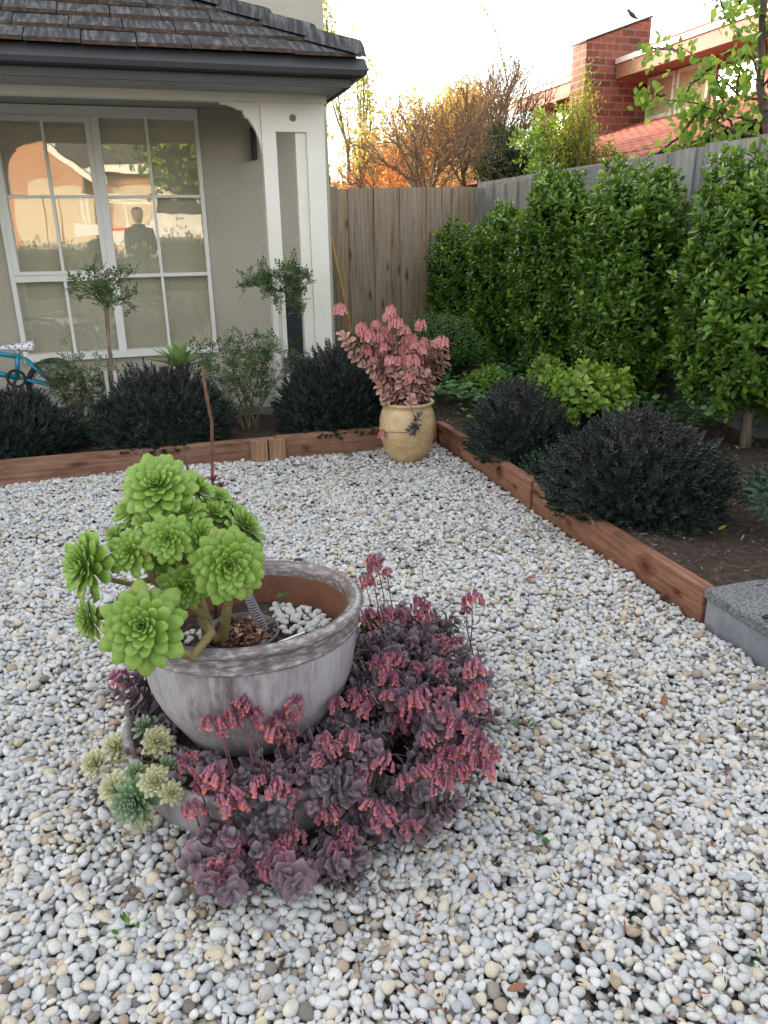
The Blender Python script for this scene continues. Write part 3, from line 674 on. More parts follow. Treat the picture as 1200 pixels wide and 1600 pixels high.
# roof tiles, course by course, hip at the right
RS = .53; tl = .21; rg = np.random.default_rng(9)
g = G(); ges = []; ncr = int((W-GY-.05)/(.36))+1
def roofz(y): return 2.385+(y-GY-.0)*RS
for k in range(9):
    y0 = GY-.03+k*.215; y1 = min(y0+.25, W-.002)
    if y0 > W-.05: break
    xr = EX-.05-(y0-GY+.03)*1.0; x = xr; i = 0
    st = (k % 2)*.15; ge = G(); ges.append(ge)
    while x > -6:
        wdt = .30 if i else .12+st
        xa = x-wdt+.006; dz = rg.normal(0, .002); t = .02
        z0 = roofz(y0)+dz+.018; z1 = roofz(y1)+dz-.006
        xb1 = min(x, EX-.05-(y1-GY+.03)); xa1 = min(xa, xb1-.001)
        V = [(xa, y0, z0), (x, y0, z0), (xb1, y1, z1), (xa1, y1, z1), (xa, y0, z0-t), (x, y0, z0-t), (xb1, y1, z1-t), (xa1, y1, z1-t)]
        g.put(V, [(0, 1, 2, 3), (7, 6, 5, 4), (1, 5, 6, 2), (4, 0, 3, 7)], r=rg.random())
        ge.put([(xa, y0-.001, z0+.002), (x, y0-.001, z0+.002), (x, y0-.002, z0-t), (xa, y0-.002, z0-t)], [(0, 3, 2, 1)])
        x = x-wdt; i += 1
# right slope of the hip
g.put([(EX-.05, GY-.03, 2.39), (EX-.05, W, 2.39), (-.33, W, 2.385+(W-GY)*RS+.01)], None, [(0, 1, 2)])
rf = g.obj('porch_roof', M['tile'], house)
for ge in ges: sub(ge, 'tile_edge', M['tile_edge'], rf, house)
g = G(); 
for k in range(8):
    t0 = k*.235; t1 = t0+.25; L = 1.80
    if t0 > L: break
    t1 = min(t1, L)
    a = np.array([EX-.06-t0, GY-.02+t0, 2.425+t0*RS]); b = np.array([EX-.06-t1, GY-.02+t1, 2.400+t1*RS+.0])
    dirv = nrm(b-a); side = nrm(np.cross(dirv, [0, 0, 1])); u = np.array([0, 0, 1.0]); V = []
    for q, wd in ((a, .085), (b, .075)):
        for s_, h in ((-1, -.045), (-.75, .005), (-.3, .035), (.3, .035), (.75, .005), (1, -.045)): V.append(q+side*s_*wd+u*h)
    g.put(V, [(i, i+1, i+7, i+6) for i in range(5)]+[(0, 6, 11, 5)], [(0, 1, 2), (0, 2, 3), (0, 3, 4), (0, 4, 5)])
sub(g, 'hip_cap', M['tile'], rf, house, smooth=False)
g = G(); g.box(.99, 1.03, W-.09, W-.001, 1.93, 2.17); g.obj('wall_light', M['black'], house, bevel=.006)
# black louvred panel behind the post
lv = thing('louvred_panel', (1.15, 6.2, .17), 'black slatted louvre panel standing on the porch behind the slotted post', 'louvre panel')
g = G(); x0, x1, y0 = 1.0, 1.245, 6.2
g.box(x0, x0+.02, y0-.02, y0+.02, .17, 1.03); g.box(x1-.02, x1, y0-.02, y0+.02, .17, 1.03); g.box(x0, x1, y0-.021, y0+.021, 1.03, 1.06); g.box(x0+.02, x1-.02, y0-.018, y0+.018, .17, .22)
g.obj('frame', M['black'], lv)
g = G()
for i in range(32):
    z = .23+i*.025; g.put([(x0+.02, y0-.018, z), (x1-.02, y0-.018, z), (x1-.02, y0+.01, z+.02), (x0+.02, y0+.01, z+.02), (x0+.02, y0-.018, z+.003), (x1-.02, y0-.018, z+.003), (x1-.02, y0+.01, z+.023), (x0+.02, y0+.01, z+.023)],
                          [(3, 2, 1, 0), (4, 5, 6, 7), (0, 1, 5, 4)])
g.obj('slats', M['louvre'], lv)

# =================================================================== FENCES
def fence(name, p0, p1, z0a, z1a, z0b, z1b, m, label, plinth=None, wd=.15, side=1, seed=1):
    p0 = np.array(p0); p1 = np.array(p1); L = np.linalg.norm(p1-p0); d = (p1-p0)/L; nn = np.array([-d[1], d[0]])*side
    f = thing(name, (*p0, 0), label, 'fence'); rg = np.random.default_rng(seed); g = G(); s = 0; i = 0
    while s < L:
        w_ = wd*rg.uniform(.94, 1.05); back = i % 2; off = .0 if back else .017
        a = p0+d*(s-(.018 if not back else 0)); b = p0+d*min(L, s+w_+(.018 if not back else 0)); t = s/L
        zt = z1a+(z1b-z1a)*t+rg.normal(0, .005); tw = rg.normal(0, .002)
        V = []
        for q, o2 in ((a, tw), (b, -tw)):
            for o1 in (off+o2, off+o2+.015):
                for z in (z0a+(z0b-z0a)*t, zt): V.append((*(q+nn*o1), z))
        V = np.array(V)
        g.put(V, [(0, 1, 3, 2), (4, 6, 7, 5), (0, 4, 5, 1), (2, 3, 7, 6), (1, 5, 7, 3)], r=rg.random()); s += w_; i += 1
    g.obj('palings', m, f)
    g = G()
    for hz in (.35, .9, 1.5):
        V = []
        for q, t in ((p0, 0), (p1, 1)):
            zb = z0a+(z0b-z0a)*t
            for o1 in (-.045, -.003):
                for z in (zb+hz, zb+hz+.07): V.append((*(q+nn*o1), z))
        g.put(V, [(0, 1, 3, 2), (4, 6, 7, 5), (0, 4, 5, 1), (2, 3, 7, 6), (0, 2, 6, 4), (1, 5, 7, 3)])
    g.obj('rail', m, f)
    if plinth:
        V = []
        for q, t in ((p0, 0), (p1, 1)):
            for o1 in (.0, .06):
                for z in (plinth[0], plinth[1]): V.append((*(q+nn*o1), z))
        G().put(V, [(0, 1, 3, 2), (4, 6, 7, 5), (0, 4, 5, 1), (2, 3, 7, 6), (0, 2, 6, 4), (1, 5, 7, 3)]).obj('plinth', M['plinth'], f)
    return f
fence('paling_fence', (1.66, 8.62), (3.72, 8.62), .05, 1.80, .05, 1.82, M['paling'], 'brown timber paling fence across the back beside the house', side=-1, seed=3)
fence('paling_fence', (3.76, 8.66), (3.76, -1.5), .30, 1.815, .30, 1.97, M['paling_grey'], 'weathered grey paling fence behind the row of hedge trees', plinth=(.02, .31), side=-1, seed=5)

# bamboo pole leaning in the corner
p0, p1 = P(549, 520, Y=8.3), P(517, 372, Y=8.52)
p0 = p1+(p0-p1)*1.75
tag(G().tube([p0, p1], [.022, .018], 8).obj('garden_stake', M['bamboo']), 'yellow bamboo pole leaning against the brown back fence', 'stake')

# =================================================================== TIMBER EDGING
def sleeper(x0, x1, y0, y1, z0, z1, m, label, grp, rz=0):
    g = G(); cx, cy = (x0+x1)/2, (y0+y1)/2; n = 14; L = max(x1-x0, y1-y0)
    g.box(x0-cx, x1-cx, y0-cy, y1-cy, z0, z1); o = g.obj('timber_sleeper', m, bevel=.007); o.location = (cx, cy, 0); o.rotation_euler[2] = rz
    tag(o, label, 'sleeper', grp); return o
GS = 'timber sleepers edging the garden beds'
sleeper(-5, .70, 4.70, 4.75, -.05, .150, M['sleeper_x'], 'long brown timber sleeper under the dark shrubs by the house', GS, rad(-.25))
sleeper(.705, 1.79, 4.695, 4.745, -.05, .155, M['sleeper_x'], 'short brown timber sleeper between the two wooden pegs and the yellow pot', GS)
sleeper(1.80, 1.85, 3.36, 4.75, -.05, .150, M['sleeper_y'], 'red brown timber sleeper running from the yellow pot to the nearer side sleeper', GS, rad(-.5))
sleeper(1.805, 1.855, 2.045, 3.355, -.05, .142, M['sleeper_y'], 'red brown timber sleeper with a big knot ending at the concrete step', GS)
g = G().box(-.05, .05, -.022, .022, -.05, .152)
for i, (x, lb) in enumerate(((.59, 'left wooden peg of the pair nailed across the sleeper joint'), (.70, 'right wooden peg of the pair nailed across the sleeper joint'))):
    o = g.obj('timber_peg', M['sleeper_z'], bevel=.003); o.location = (x, 4.655, 0); tag(o, lb, 'peg', 'wooden pegs holding the sleeper joint')

# concrete step
st = thing('concrete_step', (2.3, 1.6, 0), 'grey concrete block step with speckled paver top at the right', 'step')
for (y0, y1) in ((1.64, 2.035), (1.235, 1.634), (.83, 1.229), (.425, .824)):
    G().box(1.815, 2.9, y0, y1, -.05, .105).obj('block', M['block'], st, bevel=.006)
def paver():
    m, nt, b, o = nodes('speckled_paver'); v = coords(nt); vo = N(nt, 'TexVoronoi'); vo.inputs['Scale'].default_value = 170; nt.links.new(v, vo.inputs['Vector'])
    hs = N(nt, 'SeparateColor'); nt.links.new(vo.outputs['Color'], hs.inputs[0])
    c = ramp(nt, hs.outputs[0], [(.2, (.09, .092, .10)), (.4, (.15, .155, .165)), (.75, (.19, .195, .205)), (.97, (.27, .27, .285))])
    nt.links.new(c, b.inputs['Base Color']); b.inputs['Roughness'].default_value = .8; bump(nt, b, vo.outputs['Distance'], .5, .002); return m
M['paver'] = paver()
for (x0, x1, y0, y1) in ((1.80, 2.165, 1.22, 2.04), (2.171, 2.56, 1.22, 2.055), (1.80, 2.165, .42, 1.214), (2.171, 2.56, .42, 1.214), (2.566, 2.92, .42, 2.05)):
    G().box(x0, x1, y0, y1, .106, .145).obj('paver', M['paver'], st, bevel=.007)
for i, (px_, py_, s) in enumerate(((1195, 905, 1.0), (1196, 968, 1.1))):
    c = P(px_, py_, Z=.15); tag(G().blob(c+[0, 0, .01], (.013*s, .009*s, .007*s), 12, 8, i, .3).obj('stone_chip', M['black'], smooth=True),
        ('dark chip lying on the farther grey paver', 'dark chip lying on the nearer grey paver')[i], 'stone')

# =================================================================== SHRUBS
def hebe(name, c, r3, label, group, seed, dens=1.0, droop=0):
    """dense dome of leafy shoots; c = centre on the soil, r3 = half sizes"""
    t = thing(name, c, label, 'shrub', group); rg = np.random.default_rng(seed); c = np.array(c, float)
    n = int(2100*dens*(r3[0]*r3[1]+r3[0]*r3[2]*2)/.35)
    u = rg.normal(0, 1, (n, 3)); u = nrm(u); u = u[u[:, 2] > -.22]; n = len(u)
    az = np.arctan2(u[:, 1], u[:, 0]); lump = 1+.07*np.sin(3*az+seed)+.05*np.sin(5*az+u[:, 2]*4+seed*2)+.05*np.sin(7*u[:, 2]+2*az)
    R = np.array(r3); S = u*R*(lump*(rg.uniform(.78, 1.0, n)+.04*(rg.random(n) < .08)))[:, None]; S[:, 2] = S[:, 2]*1.0+r3[2]*.12
    kp = S[:, 2] > -.005; S, u = S[kp], u[kp]; n = len(u)
    d = nrm(u/R*.35+np.array([0, 0, .55])+rg.normal(0, .22, (n, 3))); d = nrm(d+u*.6)
    lf = leaf(.026, .0095, 'lance', 2, .3, .15); g = G()
    tp = [shoot(lf, 7, .0085, lambda q: .35+.75*q, rng=np.random.default_rng(seed+k), shrink=.25, stem=.0012) for k in range(4)]
    w = rg.integers(0, 4, n)
    base = np.clip(u[:, 2]*.35+rg.uniform(0, .33, n), 0, .7)      # purple tips toward the top
    for k in range(4):
        m = w == k; g.scatter(tp[k], frames(d[m], rg.uniform(0, 6, m.sum())), c+S[m]-d[m]*.03, rg.uniform(.85, 1.35, m.sum()), r=base[m])
    g.obj('foliage', M['hebe'], t)
    G().blob(c+[0, 0, r3[2]*.12], (r3[0]*.76, r3[1]*.76, r3[2]*.78), 24, 14, seed, .06).obj('branches', M['hebe_core'], t, smooth=True)  # solid dark filler, coloured as the shade within; no modelled twigs
    return t
GH = 'dark rounded shrubs along the garden edging'
hebe('dark_shrub', (-1.02, 5.06, .12), (.55, .34, .33), 'dark leafy shrub at the far left in front of the teal bicycle', GH, 1)
hebe('dark_shrub', (.03, 5.02, .12), (.42, .35, .40), 'dark leafy shrub under the window with a pale agave behind', GH, 2)
hebe('dark_shrub', (1.20, 5.03, .12), (.42, .36, .45), 'dark leafy shrub under the slotted porch post spilling over the timber', GH, 3, 1.1)
hebe('dark_shrub', (2.03, 3.98, .12), (.30, .34, .36), 'dark purplish shrub between the yellow pot and the lime green shrub', GH, 4, 1.1)
hebe('dark_shrub', (2.14, 2.98, .12), (.41, .42, .37), 'largest and nearest dark purplish shrub spilling over the side sleeper', GH, 5, 1.25)

def leafy(name, c, r3, m, label, cat, group, seed, n, lf, upb=.5, box=1.0, stems=0, stemm=None, zlo=-.3, ramp_top=True, size=(.7, 1.2), inner=.55, core=True, sprigs=True, gap=0):
    """loose or clipped shrub made of leaf sprays through its volume"""
    t = thing(name, (c[0], c[1], c[2]), label, cat, group); rg = np.random.default_rng(seed); c = np.array(c, float); R = np.array(r3)
    u = nrm(rg.normal(0, 1, (n, 3))); u = u[u[:, 2] > zlo]; n = len(u)
    if box < 1: 
        k = (np.abs(u)**(2/box)).sum(1)**(-box/2); u = u*k[:, None]
    az = np.arctan2(u[:, 1], u[:, 0]); lump = 1+.08*np.sin(3*az+seed+3*u[:, 2])+.06*np.sin(6*u[:, 2]+2*az+seed)+.05*np.sin(9*az-7*u[:, 2])
    dep = rg.uniform(0, 1, n)**.5*(1-inner)+inner
    S = u*R*(lump*dep)[:, None]+np.array([0, 0, R[2]*max(0, -zlo*.0)+0])
    S = S+np.array([0, 0, R[2]])
    if gap:
        f = np.sin(S[:, 0]*17+seed)*np.sin(S[:, 1]*15+1)*np.sin(S[:, 2]*13+2); k = f < gap; S, u, az = S[k], u[k], az[k]; n = len(u); dep = dep[k]
    d = nrm(nrm(u)+np.array([0, 0, upb])+rg.normal(0, .35, (n, 3)))
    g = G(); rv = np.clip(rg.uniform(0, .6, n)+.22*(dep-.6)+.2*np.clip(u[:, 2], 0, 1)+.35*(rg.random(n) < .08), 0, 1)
    if sprigs:
        tp = [shoot(lf, 4, .016, lambda q: .15+.9*q, rng=np.random.default_rng(seed+k), shrink=.3, stem=.0015, decus=k % 2 == 0) for k in range(3)]
        w = rg.integers(0, 3, n)
        for k in range(3):
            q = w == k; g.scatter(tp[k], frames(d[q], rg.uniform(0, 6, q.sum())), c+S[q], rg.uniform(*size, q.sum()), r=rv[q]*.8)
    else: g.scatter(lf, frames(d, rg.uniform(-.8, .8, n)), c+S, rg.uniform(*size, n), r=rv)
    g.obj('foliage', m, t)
    if core: G().blob(c+[0, 0, R[2]], R*core if not isinstance(core, bool) else R*.72, 20, 14, seed, .08).obj('branches', M['hebe_core'], t, smooth=True)  # filler blob painted dark like the shaded inside of the shrub
    if stems:
        g = G()
        for i in range(stems):
            a = rg.uniform(0, 6.28); q = c+R*np.array([math.cos(a)*.5, math.sin(a)*.5, 1.2]); g.tube([c, (c+q)/2+rg.normal(0, .02, 3), q], [.006, .004, .002], 5)
        g.obj('stem', stemm or M['bark'], t)
    return t
# hedge trees along the side fence
hl = leaf(.062, .030, 'oval', 4, .22, -.12)
def hedgetree(c, r3, zb, label, seed, n, th=.03, lean=0):
    t = thing('hedge_tree', (c[0], c[1], .1), label, 'hedge tree', 'clipped hedge trees along the side fence'); rg = np.random.default_rng(seed)
    C_ = np.array([c[0], c[1], zb+r3[2]]); R = np.array(r3)
    u = nrm(rg.normal(0, 1, (n, 3))); k = (np.abs(u)**(2/.66)).sum(1)**(-.66/2); u = u*k[:, None]
    az = np.arctan2(u[:, 1], u[:, 0]); lump = 1+.075*np.sin(3*az+seed+4*u[:, 2])+.06*np.sin(7*u[:, 2]+2*az+seed)+.04*np.sin(11*az-9*u[:, 2])
    dep = .66+.38*rg.uniform(0, 1, n)**.6; S = u*R*(lump*dep)[:, None]
    d = nrm(nrm(u*[1, 1, .5])*.8+np.array([0, 0, 1.1])+rg.normal(0, .34, (n, 3)))
    tp = [shoot(hl, 4, .02, lambda q: .1+.95*q, rng=np.random.default_rng(seed+k), shrink=.35, stem=.0016, decus=k % 2 == 0) for k in range(4)]
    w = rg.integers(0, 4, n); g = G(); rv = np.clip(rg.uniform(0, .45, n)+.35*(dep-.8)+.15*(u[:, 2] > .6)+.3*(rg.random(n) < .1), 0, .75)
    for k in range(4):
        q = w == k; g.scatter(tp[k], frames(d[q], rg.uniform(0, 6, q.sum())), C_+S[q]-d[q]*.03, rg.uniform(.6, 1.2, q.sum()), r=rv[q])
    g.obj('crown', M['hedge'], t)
    G().blob(C_, R*.70, 20, 16, seed, .12).obj('dark_core', M['hebe_core'], t, smooth=True)  # dark filler blob: shade inside the crown put into its colour
    g = G(); b = np.array([c[0]+lean, c[1], .08]); g.tube([b, b+[0, .01, .2], C_-[0, 0, r3[2]*.6], C_], [th*1.15, th, th*.8, th*.4], 10)
    for i in range(6):
        a = rg.uniform(0, 6.28); z0 = rg.uniform(.25, .6); q = b+[0, 0, z0]; g.tube([q, q+[math.cos(a)*.12, math.sin(a)*.12, .06], q+[math.cos(a)*.3, math.sin(a)*.3, .2]], [.009, .006, .003], 6)
    g.obj('trunk', M['bark_pale'], t, smooth=True); return t
hedgetree((3.26, 7.95), (.26, .44, .57), .24, 'farthest hedge tree in the fence corner, smallest of the row', 11, 1400)
hedgetree((3.26, 6.88), (.26, .31, .63), .24, 'hedge tree second from the back fence', 12, 1600)
hedgetree((3.26, 5.90), (.28, .345, .73), .26, 'hedge tree third from the back fence, standing apart in the middle of the row', 13, 2000)
hedgetree((3.26, 4.82), (.30, .37, .71), .28, 'hedge tree second nearest, behind the lime green shrub', 14, 2200)
hedgetree((3.36, 3.70), (.36, .41, .65), .38, 'nearest hedge tree with its bare trunk showing', 15, 2500, .032, .06)

# small shrubs and ground cover
leafy('lime_shrub', (2.42, 3.95, .16), (.27, .24, .20), M['lime'], 'bright lime green leafy shrub between the two purplish shrubs', 'shrub', None, 31, 330, leaf(.062, .034, 'spoon', 4, .2, -.1), .8, size=(.8, 1.3), stems=6, core=.6)
leafy('lime_shrub', (2.60, 4.75, .12), (.12, .12, .20), M['lime'], 'upright pale lime shoots behind the farther purplish shrub', 'shrub', None, 32, 120, leaf(.05, .02, 'oval', 3, .2, -.1), 1.2, stems=3, core=.5)
leafy('lime_shrub', (2.85, 4.55, .12), (.22, .2, .17), M['lime'], 'low pale green shoots in front of the second nearest hedge tree', 'shrub', None, 33, 130, leaf(.055, .02, 'oval', 3, .2, -.1), .9, stems=4, core=.5)
leafy('lime_shrub', (2.42, 5.35, .12), (.13, .12, .12), M['lime'], 'small pale green shoot clump beside the round green shrub', 'shrub', None, 34, 90, leaf(.05, .02, 'oval', 3, .2, -.1), .9, stems=3, core=.5)
leafy('round_shrub', (2.35, 6.15, .14), (.36, .34, .26), M['ball'], 'round fresh green shrub behind the yellow pot', 'shrub', None, 35, 1500, leaf(.034, .015, 'spoon', 3, .2, -.1), 1.0, size=(.8, 1.2), inner=.8, core=.86)
leafy('low_shrub', (2.56, 2.44, .11), (.19, .17, .13), M['euph'], 'blue green narrow leaved shrub at the right edge above the step', 'shrub', None, 36, 150, leaf(.055, .013, 'lance', 3, .2, -.15), .7, size=(.8, 1.2), stems=5, core=.45)
leafy('low_shrub', (1.92, 3.50, .10), (.09, .07, .06), M['euph'], 'small dark shoot clump between the two purplish shrubs', 'shrub', None, 37, 60, leaf(.03, .009, 'lance', 2, .2, .1), .7, core=.5)
leafy('creeper', (1.84, 4.02, .06), (.08, .09, .07), M['ball'], 'round pale green leaves creeping over the side sleeper', 'creeper', None, 38, 22, leaf(.055, .05, 'round', 4, .1, -.1), .3, core=False, sprigs=False, size=(.7, 1.1))
def cover():
    rg = np.random.default_rng(44); n = 7500; x = rg.uniform(1.9, 3.6, n*2); y = rg.uniform(3.7, 8.4, n*2)
    k = ((x > 2.0) & (y > 4.3)) | ((x > 2.8)); k &= rg.random(n*2) < np.clip(.35+.8*(y-3.9)/1.5, 0.04, 1); x, y = x[k][:n], y[k][:n]; n = len(x)
    z = .14+.16*np.abs(np.sin(x*5+y*2)*np.sin(y*4-x*3))+rg.uniform(0, .05, n)
    d = np.column_stack([rg.normal(0, 1, n), rg.normal(0, 1, n), rg.normal(.35, .3, n)]); g = G()
    g.scatter(leaf(.055, .045, 'oval', 3, .15, -.15), frames(d), np.column_stack([x, y, z]), rg.uniform(.5, 1.1, n), r=rg.random(n))
    tag(g.obj('ground_cover', M['cover']), 'low green ground cover leaves under the hedge trees', 'ground cover', kind='stuff')
cover()

# standard roses and rose bushes
rl = leaf(.030, .018, 'oval', 2, .25, -.1)
def roseleaf():
    g = G()
    for (z, az, s) in ((.012, 1.2, .8), (.012, -1.2, .8), (.03, 1.1, 1), (.03, -1.1, 1), (.045, 0, 1.1)):
        g.scatter(rl, frames([[math.sin(az), 0, math.cos(az)]], hint=np.array([0, -1, 0.])), [(0, 0, z)], [s], r=[.1*abs(az)])
    return g
RL = roseleaf()
def standard_rose(base, top, cr, label, seed, nleaf, blooms=(), stakes=None, stakem=None):
    base, top = np.array(base), np.array(top); t = thing('standard_rose', base, label, 'standard rose', 'standard roses in front of the porch'); rg = np.random.default_rng(seed)
    segs, tips = [], []
    for k in range(7):
        a = k*.9+rg.uniform(0, .5); grow(rg, top, (math.cos(a)*1.0, math.sin(a)*.9, .55+rg.uniform(-.2, .5)), cr*.72, .006, 2, segs, tips, .55, 2, .05, .28, .62, .0012, 3)
    segmesh(segs, 5).obj('branches', M['bark_dark'], t)
    G().tube([base, base+(top-base)*.35+[.008, 0, 0], base+(top-base)*.7-[.006, 0, 0], top], [.016, .013, .012, .015], 9).obj('trunk', M['bark'] if stakem is None else M['stake'], t, smooth=True)
    s2 = [s for s in segs if s[4] <= 1]; pts, dr = along_branch(s2, nleaf, rg, .014); d = nrm(dr*.4+rg.normal(0, .7, (nleaf, 3))+[0, 0, .1])
    G().scatter(RL, frames(d, rg.uniform(-.5, .5, nleaf)), pts, rg.uniform(.5, 1.0, nleaf), r=rg.random(nleaf)).obj('leaves', M['rose'], t)
    for b in blooms:
        g = G(); pl = leaf(.03, .028, 'round', 3, .3, .35)
        for i in range(12):
            a = i*2.4; e = .2+i*.09; g.scatter(pl, frames([[math.cos(a)*math.cos(e), math.sin(a)*math.cos(e), math.sin(e)]]), [top+np.array(b)], [1.1-i*.05])
        g.obj('flower', M['petal'], t)
    if stakes:
        g = G()
        for s_ in stakes: g.box(base[0]+s_-.011, base[0]+s_+.011, base[1]-.03, base[1]-.015, .1, .56)
        g.obj('stake', M['stake'], t, bevel=.002)
    return t
standard_rose(P(181, 650, Y=5.15)*[1, 1, 0]+[0, 0, .1], P(166, 480, Y=5.15), .21, 'thin standard rose with two pale flowers in front of the window', 51, 250, ((-.01, -.02, .19), (.075, -.01, .175)), (-.025, .03))
standard_rose(P(446, 640, Y=5.3)*[1, 1, 0]+[0, 0, .1], P(437, 456, Y=5.3), .19, 'standard rose with a bushier crown in front of the slotted porch post', 52, 480, (), None, 1)
def rosebush(c, w, h, label, seed, nl, lean=0):
    t = thing('rose_bush', (*c, .1), label, 'rose bush', 'thin rose bushes between the dark shrubs'); rg = np.random.default_rng(seed); segs, tips = [], []
    for k in range(9):
        a = rg.uniform(0, 6.28); grow(rg, (c[0]+rg.normal(0, .03), c[1]+rg.normal(0, .02), .1), (math.cos(a)*w*1.1, math.sin(a)*w*.8, h), h*.72, .006, 1, segs, tips, .5, 2, .12, .16, .5, .001, 4)
    segmesh(segs, 5).obj('stems', M['bark'], t); pts, dr = along_branch(segs, nl, rg, .02); k = pts[:, 2] > .2; pts, dr = pts[k], dr[k]; n = len(pts)
    G().scatter(RL, frames(nrm(dr*.3+rg.normal(0, .7, (n, 3))), rg.uniform(-.5, .5, n)), pts, rg.uniform(.5, 1.0, n), r=rg.random(n)).obj('leaves', M['rose'], t)
rosebush((-.43, 5.30), .22, .52, 'thin rose bush beside the rear wheel of the teal bicycle', 61, 620)
rosebush((.62, 5.22), .25, .62, 'tall thin rose bush between the agave and the slotted post', 62, 950)

# agave
ag = thing('agave', (.19, 5.45, .1), 'pale green agave rosette above the middle dark shrub', 'agave'); g = G(); rg = np.random.default_rng(3)
for i in range(22):
    a = i*2.4; e = .25+i*.055; g.scatter(leaf(.27, .075, 'blade', 6, .35, -.12), frames([[math.cos(a)*math.cos(e), math.sin(a)*math.cos(e), math.sin(e)]]), [(.19, 5.45, .50)], [1-.012*i], r=[rg.random()])
g.obj('leaves', M['agave'], ag); G().tube([(.19, 5.45, .1), (.19, 5.45, .5)], [.03, .035], 8).obj('stem', M['bark'], ag)

# =================================================================== BICYCLE
bk = thing('child_bicycle', (-.9, 5.75, .17), 'teal child bicycle with a white and purple patterned saddle on the porch', 'bicycle')
BY = 5.78
hub = np.array([-.44, BY, .45]); sr = .175
hub = P(92, 632, Y=BY); hub[2] = .17+.205; WR = .20
hub[0] = P(88, 600, Y=BY)[0]
bb = P(27, 590, Y=BY); seatp = P(28, 556, Y=BY); sad = P(30, 545, Y=BY)
g = G(); g.tube([bb, seatp+[0, 0, .02]], .016, 10)
hd = np.array([bb[0]-.46, BY, .62])
g.tube([seatp-[0, 0, .005], seatp+[-.16, 0, .03], hd], .017, 10); g.tube([bb, bb+[-.16, 0, .05], hd-[0, 0, .1]], .02, 10)
for s_ in (-.035, .035):
    g.tube([bb, bb+[.05, s_, -.01], hub+[0, s_, 0]], .010, 8); g.tube([seatp, seatp+[.05, s_, -.03], hub+[0, s_, 0]], .009, 8)
g.tube([hd-[0, 0, .12], hd+[-.015, 0, .05]], .022, 10); g.obj('frame', M['teal'], bk, smooth=True)
def wheel(c, r, par):
    w = G(); a = np.linspace(0, 2*PI, 33)
    w.tube([c+np.array([math.cos(t)*r, 0, math.sin(t)*r]) for t in a], .019, 8, cap=False); to = w.obj('tyre', M['rubber'], par, smooth=True)
    rm = G(); rm.tube([c+np.array([math.cos(t)*(r-.024), 0, math.sin(t)*(r-.024)]) for t in a], .009, 6, cap=False); rm.tube([c-[0, .035, 0], c+[0, .035, 0]], .016, 8)
    for k in range(16):
        t = k*PI/8; rm.tube([c+np.array([0, .02*(-1)**k, 0]), c+np.array([math.cos(t)*(r-.024), 0, math.sin(t)*(r-.024)])], .0012, 3)
    sub(rm, 'rim', M['steel'], to, bk)
wheel(hub, WR-.02, bk); wheel(np.array([hd[0]-.08, BY, .375]), WR-.02, bk)
g = G(); c = bb+[0, -.045, 0]; a = np.linspace(0, 2*PI, 21)
g.tube([c+np.array([math.cos(t)*.055, 0, math.sin(t)*.055]) for t in a], .010, 6, cap=False); g.tube([bb-[0, .06, 0], bb+[0, .06, 0]], .014, 8)
g.tube([c, c+[-.045, -.01, -.095]], .008, 6); g.box(c[0]-.09, c[0]-.01, c[1]-.07, c[1]-.01, c[2]-.107, c[2]-.09); g.obj('crank', M['black'], bk)
g = G(); g.tube([hd+[-.01, 0, .04], hd+[-.02, 0, .14]], .012, 8); g.tube([hd+[.03, -.22, .2], hd+[-.02, -.1, .15], hd+[-.02, .1, .15], hd+[.03, .22, .2]], .011, 8)
g.obj('handlebar', M['steel'], bk, smooth=True); g = G()
for s_ in (-.045, .045): g.tube([hd-[.01, 0, .12], hd-[.02, -s_, .16], np.array([hd[0]-.08, BY+s_, .375])], .011, 6)
g.obj('fork', M['steel'], bk, smooth=True)
m, nt, b, o = nodes('patterned_saddle_cover'); vo = N(nt, 'TexVoronoi'); vo.inputs['Scale'].default_value = 42; nt.links.new(coords(nt), vo.inputs['Vector'])
nt.links.new(ramp(nt, vo.outputs['Distance'], [(.18, (.25, .08, .35)), (.26, (.04, .06, .25)), (.34, (.8, .78, .82)), (1, (.85, .82, .86))]), b.inputs['Base Color']); b.inputs['Roughness'].default_value = .4; M['saddle'] = m
g = G(); xs = np.linspace(-.125, .095, 12); V = []; 
for x in xs:
    t = (x+.125)/.22; w_ = .018+.055*max(0, (t-.35)/.65)**1.1*(1 if t < .92 else .8); h = .012+.026*t; 
    for k in range(10):
        a_ = k*2*PI/10; V.append((sad[0]+x, BY+math.cos(a_)*w_, sad[2]+.012+math.sin(a_)*h*(1 if math.sin(a_) > 0 else 1.1)-.03*(1-t)*.0))
V = np.array(V); Q = [(i*10+j, i*10+(j+1) % 10, (i+1)*10+(j+1) % 10, (i+1)*10+j) for i in range(11) for j in range(10)]
T = [(0, k+1, k) for k in range(1, 9)]+[(110, 110+k, 111+k) for k in range(1, 9)]
g.put(V, Q, T); so = g.obj('saddle', M['saddle'], bk, smooth=True)
sub(G().tube([seatp, sad], .011, 8), 'seat_post', M['steel'], so, bk)

# =================================================================== YELLOW POT
YC = np.array([1.50, 4.46, 0.0])
yp = thing('ochre_pot', YC, 'ochre yellow glazed pot in the corner of the timber edging', 'pot')
prof = [(0, .0), (.10, .0), (.118, .008), (.142, .06), (.165, .13), (.176, .20), (.174, .26), (.160, .315), (.150, .335), (.152, .348), (.166, .358), (.168, .368), (.160, .374), (.146, .370), (.138, .35), (.138, .30)]
g = G(); g.lathe(prof, YC, 56); g.obj('pot_body', M['yellowpot'], yp, smooth=True)
G().lathe([(.0, .322), (.08, .325), (.139, .315)], YC, 24).obj('potting_soil', M['soil'], yp, smooth=True)

